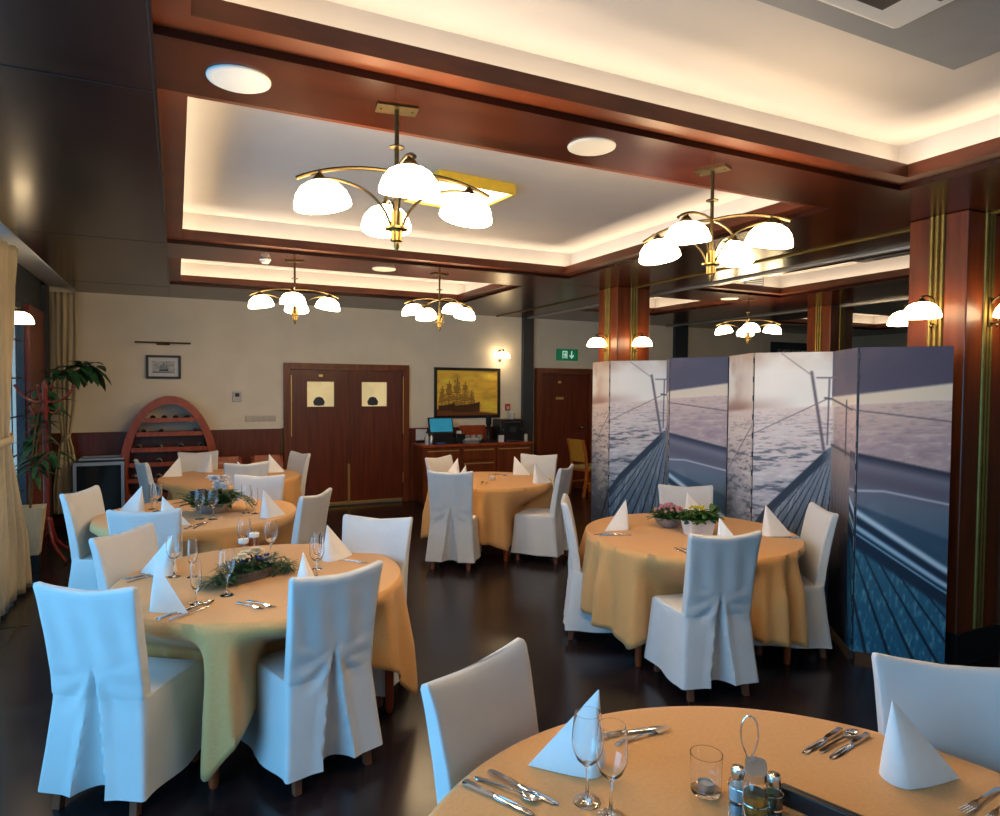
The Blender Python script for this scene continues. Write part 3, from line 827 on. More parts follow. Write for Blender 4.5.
MK = dict(knife=knife_obj, spoon=spoon_obj, fork=fork_obj)
CUTS = [('knife', .722, 1.487, -62, 'outer steel knife at the left of the nearest table'),
        ('knife', .798, 1.500, -64, 'inner steel knife beside the big napkin of the nearest table'),
        ('spoon', .760, 1.508, -58, 'dessert spoon between two knives at the left of the nearest table'),
        ('knife', 1.712, 1.323, 191, 'outer steel knife near the cone napkin on the nearest table'),
        ('knife', 1.760, 1.270, 190, 'inner steel knife next to the cone napkin on the nearest table'),
        ('spoon', 1.752, 1.300, 8, 'dessert spoon between two knives near the cone napkin'),
        ('fork', 1.240, 1.570, 2, 'fork behind the wine glasses on the nearest table'),
        ('knife', 1.225, 1.605, -8, 'knife lying behind the wine glasses beside a fork, nearest table'),
        ('fork', 1.830, .955, 186, 'fork at the lower right corner of the nearest table'),
        ('fork', 1.835, .915, 192, 'second fork at the lower right corner, nearest the viewer'),
        ('knife', -.005, 3.340, 42, 'dark knife beside the napkin on the pine centrepiece table'),
        ('knife', .045, 3.305, 42, 'knife nearest the rim by the front left chair, pine centrepiece table'),
        ('spoon', .075, 3.38, 38, 'spoon crossing the knives at the front of the pine centrepiece table'),
        ('fork', .300, 3.295, -60, 'fork in front of the pine centrepiece, left of the pair'),
        ('fork', .350, 3.300, -58, 'fork in front of the pine centrepiece, right of the pair'),
        ('fork', .93, 3.88, -52, 'fork by the rear right napkin of the pine centrepiece table'),
        ('knife', -.16, 4.06, 20, 'knife by the beige-lit chair, pine centrepiece table'),
        ('spoon', -.15, 4.00, 22, 'spoon by the beige-lit chair, pine centrepiece table'),
        ('knife', .10, 5.33, 58, 'dark knife at the front of the orchid table'),
        ('spoon', .15, 5.33, 60, 'spoon at the front of the orchid table'),
        ('fork', 2.74, 3.875, -24, 'fork at the left of the potted-plant table'),
        ('knife', 2.77, 3.83, -24, 'knife at the left of the potted-plant table'),
        ('fork', 2.87, 3.25, 80, 'fork left of the slit-backed chair on the potted-plant table'),
        ('knife', 2.92, 3.24, 80, 'knife left of the slit-backed chair on the potted-plant table'),
        ('knife', 3.81, 3.28, 138, 'knife at the right of the potted-plant table'),
        ('spoon', 2.92, 6.45, 60, 'spoon at the front of the middle back table'),
        ('fork', 2.97, 6.43, 60, 'fork at the front of the middle back table'),
        ('knife', 3.40, 6.98, 120, 'knife at the rear of the middle back table')]
for kind, x, y, a, lab in CUTS:
    if kind not in CUT0:
        o = MK[kind](); o['label'] = lab; o['group'] = 'cutlery on the tables'; CUT0[kind] = o
        o.location = (x, y, TZ); o.rotation_euler[2] = math.radians(a)
    else: dup(CUT0[kind], (x, y, TZ), math.radians(a), lab)

def wine_glass():
    m = MB()
    out = [(.0345, .001), (.034, .003), (.012, .006), (.0045, .012), (.0038, .05), (.0042, .088), (.012, .096), (.028, .112), (.0385, .138), (.0405, .160), (.038, .190), (.0335, .228)]
    inn = [(.0323, .228), (.0368, .190), (.0392, .160), (.0372, .139), (.027, .1145), (.010, .1), (.0005, .0985)]
    m.lathe([(.0005, .001)]+out+inn, 28)
    return m.build('wine_glass', M_GLASS, None, smooth=60)
def flute_glass():
    m = MB()
    out = [(.030, .001), (.0295, .003), (.010, .006), (.004, .012), (.004, .06), (.012, .070), (.022, .09), (.026, .125), (.024, .17), (.022, .205)]
    inn = [(.021, .205), (.0228, .17), (.0248, .125), (.0206, .092), (.010, .075), (.0005, .072)]
    m.lathe([(.0005, .001)]+out+inn, 24)
    return m.build('small_wine_glass', M_GLASS, None, smooth=60)
GL = [('w', .921, 1.38, 'empty wine glass just left of its twin on the nearest table'),
      ('w', .940, 1.305, 'empty wine glass foremost of the pair on the nearest table'),
      ('w', .216, 3.518, 'large wine glass standing before the pine centrepiece'),
      ('f', .075, 3.44, 'small glass between the dark cutlery and the pine centrepiece'),
      ('w', -.02, 3.98, 'wine glass beside the left napkin of the pine centrepiece table'),
      ('f', .07, 3.93, 'small glass beside the left wine glass of the pine centrepiece table'),
      ('w', .50, 4.15, 'wine glass standing behind the pine centrepiece'),
      ('w', .36, 4.26, 'wine glass behind the candles at the rear of the pine centrepiece table'),
      ('f', .71, 3.82, 'small glass beside the rear right napkin, pine centrepiece table'),
      ('w', .67, 3.62, 'wine glass peeking over the slit-backed chair, pine centrepiece table'),
      ('w', .154, 5.60, 'wine glass before the orchid bouquet, left of the pair'),
      ('w', .245, 5.55, 'wine glass before the orchid bouquet, right of the pair'),
      ('f', -.19, 6.20, 'small glass beside the tall napkin of the orchid table'),
      ('w', -.15, 6.08, 'wine glass beside the tall napkin of the orchid table'),
      ('w', .50, 5.72, 'wine glass right of the orchid bouquet'),
      ('f', .56, 5.66, 'small glass right of the orchid bouquet, by the napkin')]
g0 = {}
for kd, x, y, lab in GL:
    if kd not in g0: o = wine_glass() if kd == 'w' else flute_glass(); g0[kd] = o
    else: o = g0[kd].copy(); COL.objects.link(o)
    o.location = (x, y, TZ); tag(o, lab, 'glass', 'stemmed glasses on the tables')

# tumbler with tealight, nearest table
m = MB(); n = 40; prof = [(.0005, .0), (.036, 0), (.0385, .006), (.0415, .10), (.0395, .10), (.0365, .012), (.0005, .010)]
m.lathe(prof, n)
for i, (x, y, z) in enumerate(m.v):
    r = math.hypot(x, y); a = math.atan2(y, x)
    if r > .0375 and z < .075: m.v[i] = (x*(1+.012*math.cos(20*a)), y*(1+.012*math.cos(20*a)), z)
o = m.build('glass_tumbler', M_GLASS, None, smooth=60); o.location = (1.223, 1.285, TZ)
tag(o, 'ribbed glass tumbler holding a tealight on the nearest table', 'glass')
t = thing('tealight_candle', 'tealight in foil cup inside the glass tumbler on the nearest table', 'candle', (1.223, 1.285, TZ+.0105))
m = MB(); m.lathe([(.001, 0), (.019, 0), (.0195, .018), (.0205, .019), (.0188, .018), (.018, .013)], 24); m.build('foil_cup', M_FOIL, t)
m = MB(); m.lathe([(.001, .001), (.0178, .001), (.0178, .013), (.001, .0125)], 24); m.cyl((0, 0, .012), (0, 0, .019), .0008, n=6); m.build('wax', M_WAX, t)

# cruet set
cx, cy = 1.272, 1.168
CA = rot_of((.73, .68))
t = thing('cruet_stand', 'chrome cruet stand with tall wire handle on the nearest table', 'cruet stand', (cx, cy, TZ), CA)
m = MB(); m.box(-.062, .062, -.062, .05, 0, .006); m.build('base', M_STEEL, t, bevel=.004)
m = MB(); m.tube([(-.022, .02, .006), (-.022, .02, .13)]+arc([(-.022, .02, .13), (-.046, .02, .17), (-.046, .02, .245), (-.016, .02, .250), (.014, .02, .245), (.014, .02, .17), (-.010, .02, .13)], 22)[1:]+[(-.010, .02, .006)], .0026)
m.build('handle', M_STEEL, t)
m = MB()
for x, y, r in ((0, -.028, .0315), (-.042, .026, .023), (.042, .026, .023)):
    m.tube([(x+r*math.cos(k*PI/12), y+r*math.sin(k*PI/12), .045) for k in range(25)], .0014, 6)
m.tube([(-.042, .003, .045), (-.02, -.005, .045)], .0014, 6); m.tube([(.042, .003, .045), (.02, -.005, .045)], .0014, 6)
m.build('holder_rings', M_STEEL, t)
def cruet(name, lab, dx, dy, h, R_, liquid, tall):
    c, s = math.cos(CA), math.sin(CA)
    o = thing(name, lab, 'bottle' if tall else 'shaker', (cx+dx*c-dy*s, cy+dx*s+dy*c, TZ+.0065), CA)
    q = R_/.0222
    m = MB(); m.lathe([(.0005, 0), (.021*q, 0), (.0222*q, .003), (.0222*q, h*.55), (.017*q, h*.66), (.0165*q, h*.8), (.0145*q, h*.8), (.015*q, h*.66), (.0205*q, h*.54), (.0205*q, .004), (.0005, .0035)], 28); m.build('glass_body', M_GLASS, o, smooth=60)
    m = MB(); m.lathe([(.0005, .0045), (.0198*q, .0045), (.0198*q, h*.45), (.0005, h*.45)], 28); m.build('contents', liquid, o)
    if tall:
        m = MB(); w = R_*.86
        m.rings([[(w*math.cos(2*PI*k/28), w*math.sin(2*PI*k/28), h*.70) for k in range(28)], [(w*math.cos(2*PI*k/28), w*math.sin(2*PI*k/28), h*.86) for k in range(28)],
                 [(w*math.copysign(abs(math.cos(2*PI*k/28))**.5, math.cos(2*PI*k/28)), w*math.copysign(abs(math.sin(2*PI*k/28))**.5, math.sin(2*PI*k/28)), h*(.92+.08*math.sin(2*PI*k/28))) for k in range(28)]])
        m.build('spout_cap', M_STEEL, o, bevel=.001)
    else:
        m = MB(); m.lathe([(.0175*q, h*.7), (.018*q, h*.72), (.018*q, h*.92), (.015*q, h), (.001, h*1.01)], 20); m.build('cap', M_STEEL, o)
cruet('oil_bottle', 'oil bottle with square steel cap at the front of the cruet stand', 0, -.028, .135, .030, M_OIL, True)
cruet('salt_shaker', 'salt shaker with steel cap at the left of the cruet stand', -.042, .026, .085, .0215, M_SALT, False)
cruet('pepper_shaker', 'pepper shaker with steel cap at the right of the cruet stand', .042, .026, .085, .0215, M_VINE, False)
# black menu holder
t = thing('menu_holder', 'black leather bill folder standing beside the cruet stand', 'menu holder', (1.413, 1.048, TZ), math.radians(-70))
m = MB(); m.box(-.135, .135, -.014, -.002, 0, .045); m.build('front_cover', M_BLACK, t, bevel=.003)
m = MB(); m.box(-.135, .135, .002, .014, 0, .043); m.build('back_cover', M_BLACK, t, bevel=.003)
m = MB(); m.box(-.125, .125, -.002, .002, .002, .040); m.build('pages', M_PAPER, t, smooth=0)

# ---------------------------------------------------------------- table decorations
def needles(m, c, n, rad, L, rnd, w=.004, zmin=-.05, zs=.55):
    for _ in range(n):
        a = rnd.uniform(0, 2*PI); e = rnd.uniform(zmin, 1.0)
        d = Vector((math.cos(a)*math.cos(e), math.sin(a)*math.cos(e), math.sin(e)*zs))
        p = Vector(c)+Vector((rnd.uniform(-1, 1)*rad[0], rnd.uniform(-1, 1)*rad[1], rnd.uniform(0, 1)*rad[2]))
        m.leaf(p, d, L*rnd.uniform(.6, 1.2), w*rnd.uniform(.7, 1.3), .25)
def flower(m, c, r, rnd, layers=2, n=6):
    for l in range(layers):
        for k in range(n):
            a = 2*PI*k/n+l*.5+rnd.uniform(-.1, .1); e = .35+.55*l
            d = Vector((math.cos(a)*math.cos(e), math.sin(a)*math.cos(e), math.sin(e)))
            m.leaf(Vector(c), d, r*(1-.2*l), r*.9, .2)
    m.ball(c, r*.3, 8)
rnd = random.Random(3)
px, py = .34, 3.76
t = thing('pine_centrepiece', 'weathered boat-shaped planter with pine greenery and cream roses', 'centrepiece', (px, py, TZ), math.radians(28))
m = MB(); rr = []
for z, k in ((0, .82), (.02, .9), (.055, 1.05), (.052, .98), (.04, .9)):
    rr.append([(.15*k*math.copysign(abs(math.cos(a))**.8, math.cos(a)), .06*k*math.copysign(abs(math.sin(a))**.8, math.sin(a)), z) for a in [2*PI*j/32 for j in range(32)]])
m.rings(rr, True); m.build('planter', M_SLATE, t)
m = MB(); needles(m, (0, 0, .05), 420, (.15, .05, .05), .085, rnd, .010)
needles(m, (-.17, .0, .02), 150, (.05, .05, .03), .09, rnd, .008, -.5); needles(m, (.19, -.02, .02), 150, (.05, .05, .03), .08, rnd, .010, -.5)
m.build('greenery', M_LEAF2, t, smooth=0)
m = MB(); flower(m, (-.05, -.02, .125), .05, rnd, 3); flower(m, (.05, .01, .135), .055, rnd, 3); flower(m, (.0, .04, .125), .045, rnd, 3); m.build('roses', M_CREAMP, t)
m = MB()
for _ in range(26): m.ball((rnd.uniform(-.1, .1), rnd.uniform(-.05, .05), rnd.uniform(.09, .125)), .009, 8)
m.build('blue_berries', M_BLUEP, t)
m = MB(); flower(m, (.10, -.045, .08), .018, rnd, 2, 5); flower(m, (.13, .03, .085), .016, rnd, 2, 5); m.build('white_blossom', M_PETAL, t)
def stick_candle(x, y, h, lab):
    t = thing('candle_on_stick', lab, 'candle', (x, y, TZ), 0, 'white tealights on glass sticks')
    m = MB(); m.lathe([(.025, 0), (.025, .004), (.006, .008), (.005, h-.012), (.014, h-.004), (.014, h)], 16, cap=True); m.build('glass_stick', M_GLASS, t)
    m = MB(); m.lathe([(.001, h), (.026, h), (.028, h+.004), (.028, h+.022), (.024, h+.024), (.001, h+.020)], 24); m.build('tealight', M_WAX, t)
    m = MB(); m.cyl((0, 0, h+.019), (0, 0, h+.030), .001, n=6); m.build('wick', M_BLACK, t)
stick_candle(.33, 3.95, .155, 'white tealight on stick rising just behind the roses of the centrepiece')
stick_candle(.395, 4.04, .165, 'white tealight on stick farther back, right of the centrepiece candle')
# orchid bouquet
rnd = random.Random(5)
t = thing('orchid_bouquet', 'low bouquet of white orchids and blue flowers on the second table at left', 'bouquet', (.26, 5.86, TZ))
t.scale = (1.35, 1.35, 1.35)
m = MB(); m.lathe([(.001, 0), (.07, 0), (.10, .03), (.11, .06), (.10, .06), (.001, .045)], 24); m.build('bowl', M_GREYPOT, t)
m = MB(); needles(m, (0, 0, .05), 240, (.13, .09, .06), .10, rnd, .028)
for k in range(16):
    a = rnd.uniform(-.9, .5); m.leaf((.10, .02, .09), (math.cos(a), math.sin(a), .35), .17, .016, .75)
m.build('greenery', M_LEAF2, t, smooth=0)
m = MB()
for k in range(11): flower(m, (rnd.uniform(-.05, .10), rnd.uniform(-.06, .05), rnd.uniform(.13, .21)), .042, rnd, 2, 5)
m.build('orchid_blooms', M_PETAL, t)
m = MB()
for k in range(6): flower(m, (rnd.uniform(-.16, -.03), rnd.uniform(-.08, .04), rnd.uniform(.09, .14)), .03, rnd, 2, 6)
m.build('blue_blooms', M_BLUEP, t)
# two plants on the table by the screens
rnd = random.Random(6)
t = thing('flowering_plant', 'round grey bowl with pink flowering plant on the table by the screens', 'plant', (3.30, 3.90, TZ))
m = MB(); m.lathe([(.001, 0), (.055, 0), (.09, .03), (.112, .075), (.106, .075), (.085, .05), (.001, .045)], 32); m.build('bowl', M_GREYPOT, t)
m = MB(); needles(m, (0, 0, .06), 380, (.10, .10, .07), .055, rnd, .026, -.2); m.build('foliage', M_LEAF3, t, smooth=0)
m = MB()
for k in range(60):
    a = rnd.uniform(0, 2*PI); r = rnd.uniform(0, .11); m.ball((r*math.cos(a), r*math.sin(a), .165-r*r*3+rnd.uniform(-.01, .01)), .011, 7)
m.build('pink_blooms', M_PINK, t)
t = thing('herb_plant', 'white square pot with green yellow-flowered plant on the table by the screens', 'plant', (3.31, 3.60, TZ), math.radians(-14))
m = MB(); rr = []
for z, k in ((0, .058), (.115, .074), (.115, .068), (.09, .066)):
    rr.append([(k*1.35*a, k*b, z) for a, b in ((-1, -1), (1, -1), (1, 1), (-1, 1))])
m.rings(rr, True); m.build('pot', M_WHITEPOT, t, smooth=0, bevel=.004)
m = MB(); needles(m, (0, 0, .10), 420, (.11, .07, .06), .06, rnd, .032, -.3)
for k in range(22): m.leaf((.11, .02, .15), (rnd.uniform(.2, 1), rnd.uniform(-.5, .5), rnd.uniform(.1, 1)), .09, .03, .2)
m.build('foliage', M_LEAF3, t, smooth=0)
m = MB()
for k in range(20): m.ball((rnd.uniform(-.06, .06), rnd.uniform(-.05, .04), rnd.uniform(.185, .205)), .009, 7)
m.build('yellow_blooms', M_YELP, t)
# candle jar on the middle back table
t = thing('candle_jar', 'small glass candle jar on the middle back table', 'candle', (3.14, 6.66, TZ))
m = MB(); m.lathe([(.0005, 0), (.035, 0), (.037, .07), (.035, .07), (.033, .006), (.0005, .005)], 24); m.build('jar', M_GLASS, t)
m = MB(); m.lathe([(.0005, .006), (.031, .006), (.031, .035), (.0005, .034)], 24); m.build('wax', M_WAX, t)

# ================================================================= FOLDING SCREENS
def vnoise(x, y, seed):
    rs = np.random.RandomState(seed); g = rs.rand(64, 64)
    xi = np.floor(x).astype(int); yi = np.floor(y).astype(int); fx = x-xi; fy = y-yi
    fx = fx*fx*(3-2*fx); fy = fy*fy*(3-2*fy)
    def G(i, j): return g[i % 64, j % 64]
    return (G(xi, yi)*(1-fx)+G(xi+1, yi)*fx)*(1-fy)+(G(xi, yi+1)*(1-fx)+G(xi+1, yi+1)*fx)*fy
def fbm(x, y, seed): return .55*vnoise(x, y, seed)+.3*vnoise(x*2.1, y*2.1, seed+1)+.15*vnoise(x*4.3, y*4.3, seed+2)
def paint(s, t):
    """print on the screens: bow of a sailing boat on a bright sea (s 0..4 over the panels, t 0..1 upwards), sRGB 0..255"""
    def C(r, g, b): return np.array([r, g, b], float)
    def mix(a, b, k): return a+(b-a)*np.clip(k, 0, 1)[..., None]
    sh = s.shape
    col = np.zeros(sh+(3,)); col[:] = C(255, 246, 236)
    hz = .765+.0175*s
    n1 = fbm(s*2.2, t*9, 3); n2 = fbm(s*5, t*46+s*3, 11); n3 = fbm(s*9, t*110, 21)
    col = mix(col, C(188, 150, 132), np.clip((1-np.abs(s-.15)/1.1), 0, 1)*np.clip((n1-.25)*1.6, 0, 1)*.95)
    col = mix(col, C(196, 158, 132), np.clip((t-.93)/.07, 0, 1)*np.clip(n1*1.5-.1, 0, 1)*.8)
    col = mix(col, C(170, 132, 118), np.exp(-((t-hz-.01)/.03)**2)*np.clip(1.6-s, 0, 1)*.9)
    # sea
    d = np.clip((hz-t)/.7, 0, 1)
    sea = mix(np.broadcast_to(C(236, 214, 204), sh+(3,)), C(214, 200, 198), d/.25)
    sea = mix(sea, C(140, 150, 168), (d-.28)/.35); sea = mix(sea, C(46, 66, 96), (d-.58)/.32)
    yy = np.log(d+.05)*11; n2 = .6*fbm(s*4.2+yy*.5, yy*2.2, 11)+.4*fbm(s*9-yy, yy*4.6, 15); n3 = fbm(s*7, np.log(d+.04)*16, 21)
    dark = np.clip((n2-.54)*8, 0, 1)*np.clip(d*3.2+.15, 0, 1)
    sea = mix(sea, C(52, 62, 82), dark*.72)
    light = np.clip((.44-n2)*7, 0, 1)
    sea = mix(sea, C(226, 222, 224), light*.9*np.clip(1-d*.5, 0, 1))
    sea = mix(sea, C(60, 70, 92), np.clip(.9-s, 0, 1)*np.clip(d*2.4-.35, 0, 1)*.55)
    sea2 = mix(np.broadcast_to(C(216, 188, 176), sh+(3,)), C(176, 154, 158), d/.2)
    sea2 = mix(sea2, C(214, 196, 190), np.clip((n3-.55)*5, 0, 1)*.6); sea2 = mix(sea2, C(140, 124, 136), np.clip((.42-n3)*5, 0, 1)*.5)
    sea = np.where((s > 2.1)[..., None], sea2, sea)
    def soft(e, w=.006): return np.clip(.5+e/w, 0, 1)
    def over(new, k):
        nonlocal col
        col = col+(new-col)*np.clip(k, 0, 1)[..., None]
    over(sea, soft(hz-t, .012))
    # sail
    sl = np.interp(s, [1.96, 2, 3, 4], [.83, .835, .848, .885])
    sail = (s > 1.985) & (t > sl)
    over(C(232, 214, 192), (s > 1.985)*soft(t-hz, .01))
    over(mix(np.broadcast_to(C(84, 78, 98), sh+(3,)), C(112, 94, 104), (n1-.4)*2), (s > 1.985)*soft(t-sl, .008))
    # deck
    left = np.interp(s, [.0, .2, 1.0, 1.18, 1.91, 2.0], [-.1, .0, .33, .41, .634, .655])
    right = np.interp(s, [2.0, 2.1, 3, 4], [.655, .665, .655, .605])
    edge = np.where(s < 2.0, left, right)
    deck = t < edge
    a = (s-2.06)/np.maximum(.685-t, .02)
    seam = np.abs(((a*3.0) % 1)-.5)*2
    pn = fbm(s*30+a*5, t*14, 31)
    dl = mix(np.broadcast_to(C(128, 134, 146), sh+(3,)), C(66, 88, 114), (.62-t)/.45); dl = mix(dl, C(170, 174, 182), (pn-.5)*2.2)
    dl = mix(dl, C(16, 24, 38), np.clip((seam-.76)/.10, 0, 1)*.95)
    dl = mix(dl, C(34, 44, 62), np.clip(1-(edge-t-.035)/.012, 0, 1)*np.clip((1.99-s)*8, 0, 1))
    a2 = (s-2.06)/np.maximum(1.05-t, .1); seam2 = np.abs(((a2*9.) % 1)-.5)*2
    dg = mix(np.broadcast_to(C(176, 158, 152), sh+(3,)), C(98, 92, 100), (.62-t)/.2); dg = mix(dg, C(58, 46, 50), (.38-t)/.2)
    dg = mix(dg, C(130, 124, 132), (pn-.5)*1.6); dg = mix(dg, C(24, 22, 28), np.clip((seam2-.74)/.12, 0, 1)*.85)
    dk = np.where((s > 2.02)[..., None], dg, dl)
    over(dk, soft(edge-t, .008))
    # cabin to the right
    rail = np.interp(s, [2.76, 2.80, 3.0, 3.9, 4.0], [.56, .50, .46, .31, .295])
    ca = (s > 2.80) & (t < right) & (t > rail)
    cab = mix(np.broadcast_to(C(126, 122, 138), sh+(3,)), C(78, 104, 126), (.6-t)/.22); cab = mix(cab, C(150, 156, 172), (n1-.55)*2)
    cab = mix(cab, C(40, 44, 66), (1-(right-t)/.035)*1.2); cab = mix(cab, C(84, 78, 96), np.exp(-((right-t-.075)/.035)**2)*.7)
    wl = np.interp(s, [2.8, 3.3, 4.0], [.53, .535, .505]); cab = mix(cab, C(214, 216, 228), np.exp(-((t-wl)/.0035)**2)*.8)
    cab = mix(cab, C(28, 60, 88), np.clip((np.interp(s, [2.9, 4], [.50, .40])-t)/.01, 0, 1)*.6)
    over(cab, (s > 2.80)*soft(right-t, .008))
    lo = (s > 2.80) & (t <= rail)
    ar = (s-2.62)/np.maximum(.60-t, .03); seam3 = np.abs(((ar*2.3) % 1)-.5)*2
    teal = mix(np.broadcast_to(C(44, 100, 128), sh+(3,)), C(22, 92, 128), (.3-t)/.3); teal = mix(teal, C(96, 158, 182), (fbm(s*40, t*40, 41)-.5)*2.6)
    teal = mix(teal, C(8, 26, 46), np.clip((seam3-.80)/.1, 0, 1)*.95)
    teal = mix(teal, C(12, 40, 66), np.clip(1-(rail-t-.11)/.015, 0, 1))
    over(teal, (s > 2.80)*soft(rail-t, .008))
    for off, wd, cc in ((.0, .012, (196, 220, 238)), (-.030, .008, (20, 40, 66)), (-.048, .010, (170, 206, 232)), (-.07, .003, (140, 190, 220))):
        k = np.exp(-(np.abs(t-rail-off)/wd)**3)*np.clip((s-2.79)*20, 0, 1)
        col = mix(col, C(*cc), k*.95)
    # rigging
    def line(p, q, w, cc, k=.9):
        nonlocal col
        ax, ay = p; bx, by = q; asp = 3.6    # panel height / width
        X = s; Y = t*asp; dx, dy = bx-ax, (by-ay)*asp; L2 = dx*dx+dy*dy
        u = np.clip(((X-ax)*dx+(Y-ay*asp)*dy)/L2, 0, 1)
        dist = np.hypot(X-ax-u*dx, Y-ay*asp-u*dy)
        col = mix(col, C(*cc), np.clip(1.4-dist/w, 0, 1)*k)
    line((1.73, .925), (1.90, .64), .020, (96, 82, 92)); line((1.95, .90), (1.94, .66), .011, (96, 86, 96)); line((1.80, .905), (2.2, .905), .012, (130, 112, 112))
    line((1.35, .995), (1.75, .91), .007, (150, 128, 124)); line((.05, .52), (1.0, .72), .012, (110, 100, 112)); line((1.0, .69), (1.95, .83), .008, (140, 120, 118))
    line((1.9, .83), (2.85, .795), .014, (70, 60, 70)); line((2.8, .80), (4, .765), .010, (110, 96, 104)); line((2.62, .82), (2.62, .64), .03, (60, 54, 66)); line((2.0, .66), (2.95, .64), .02, (70, 66, 78))
    return np.clip(col, 0, 255)
def print_mat():
    m = bpy.data.materials.new('printed_fabric'); m.use_nodes = True
    nt = m.node_tree; b = nt.nodes['Principled BSDF']; at = nt.nodes.new('ShaderNodeVertexColor'); at.layer_name = 'print'
    nt.links.new(at.outputs['Color'], b.inputs['Base Color']); b.inputs['Roughness'].default_value = .5
    return m
M_PRINT = print_mat()
def screen_panel(p, q, idx, parent, z0, z1):
    NX, NZ = 100, 300; th = .022
    p, q = Vector(p), Vector(q); d = (q-p); L = d.length; d.normalize(); nrm = Vector((d.y, -d.x))
    if nrm.x > 0: nrm = -nrm
    g = .004
    uu = np.linspace(0, 1, NX); vv = np.linspace(0, 1, NZ); U, Vv = np.meshgrid(uu, vv)
    col = paint(idx+U, Vv)/255.0
    col = np.where(col <= .04045, col/12.92, ((col+.055)/1.055)**2.4)
    vs = []; cols = []
    for j in range(NZ):
        for i in range(NX):
            c = p+d*(g+(L-2*g)*uu[i])+nrm*th*.5; vs.append((c.x, c.y, z0+(z1-z0)*vv[j])); cols.append((*col[j, i], 1))
    fs = []
    for j in range(NZ-1):
        for i in range(NX-1):
            a = j*NX+i; fs.append((a, a+1, a+NX+1, a+NX))
    o = len(vs)
    for (cc) in (p+d*g, q-d*g):
        for zz in (z0, z1):
            c = cc-nrm*th*.5; vs.append((c.x, c.y, zz)); cols.append((.05, .05, .06, 1))
    b00, b01, b10, b11 = o, o+1, o+2, o+3
    f00, f10, f01, f11 = 0, NX-1, (NZ-1)*NX, NZ*NX-1
    fs += [(b00, b10, b11, b01), (f00, b00, b01)+tuple(f01-NX*k for k in range(NZ-1)), (f10,)+tuple(f10+NX*k for k in range(1, NZ))+(b11, b10),
           tuple(range(NX))+(b10, b00), tuple(f01+k for k in range(NX))+(b11, b01)]
    me = bpy.data.meshes.new('panel'); me.from_pydata(vs, [], fs)
    ca = me.color_attributes.new('print', 'FLOAT_COLOR', 'POINT'); ca.data.foreach_set('color', [x for c in cols for x in c])
    me.materials.append(M_PRINT)
    ob = bpy.data.objects.new('panel', me); COL.objects.link(ob); ob.parent = parent
    return ob
def folding_screen(pts, lab):
    base = Vector((sum(p[0] for p in pts)/5, sum(p[1] for p in pts)/5))
    t = thing('folding_screen', lab, 'folding screen', (base.x, base.y, 0), 0, 'printed folding screens')
    P = [Vector(p)-base for p in pts]; z0, z1 = .05, 2.07
    for k in range(4): screen_panel(P[k], P[k+1], k, t, z0, z1)
    for k in range(1, 4):
        m = MB()
        pf = []
        for i in range(14):
            z = z0+.06+i*(z1-z0-.12)/13; pf += [(.004, z-.026), (.011, z-.02), (.011, z+.02), (.004, z+.026)]
        m.lathe(pf, 8, (P[k].x, P[k].y, 0), cap=True)
        m.build('hinge_lacing', M_BLACK, t)
    for k in range(5):
        m = MB(); m.cyl((P[k].x, P[k].y, 0), (P[k].x, P[k].y, z0), .016, .013, n=10); m.build('foot', M_BLACK, t)
K = 1.03
SB = [(4.175, 4.19), (3.93, 3.70), (4.245, 3.26), (3.93, 2.84), (4.27, 2.46)]
SA = [(4.15, 6.19), (4.0, 5.66), (4.363, 5.2), (4.03, 4.77), (4.22, 4.25)]
folding_screen([(x*K, y*K) for x, y in SA], 'far folding screen printed with a boat deck, beside the middle pillar')
folding_screen([(x*K, y*K) for x, y in SB], 'near folding screen printed with a boat deck, beside the right pillar')

# ================================================================= BACK WALL FURNITURE
# sideboard
t = thing('sideboard', 'long mahogany sideboard against the back wall right of the double doors', 'sideboard', (4.25, 9.7, 0))
x0, x1, y0, y1 = -.93, .93, -.25, .21
m = MB(); m.box(x0, x1, y0+.02, y1, .06, .86); m.box(x0+.03, x1-.03, y0+.06, y1, 0, .06); m.build('body', M_WOOD, t, smooth=0)
m = MB(); m.box(x0-.02, x1+.02, y0-.015, y1, .86, .90); m.build('top', M_REDW, t, bevel=.005)
cols = [(x0+.03, -.33), (-.30, .26), (.29, x1-.03)]
for i, (a, b) in enumerate(cols):
    if i == 1:
        for z0, z1 in ((.64, .83), (.40, .62), (.09, .38)):
            d = MB().box(a, b, y0, y0+.022, z0, z1).build('drawer', M_WOOD, t, smooth=0, bevel=.003)
            MB().box(a+.03, b-.03, y0-.012, y0, z1-.035, z1-.018).build('handle', M_PBRASS, d, smooth=0)
    else:
        d = MB().box(a, b, y0, y0+.022, .09, .83).build('door', M_WOOD, t, smooth=0, bevel=.003)
        MB().box(a+.03, b-.03, y0-.012, y0, .795, .812).build('handle', M_PBRASS, d, smooth=0)
ZD = .901
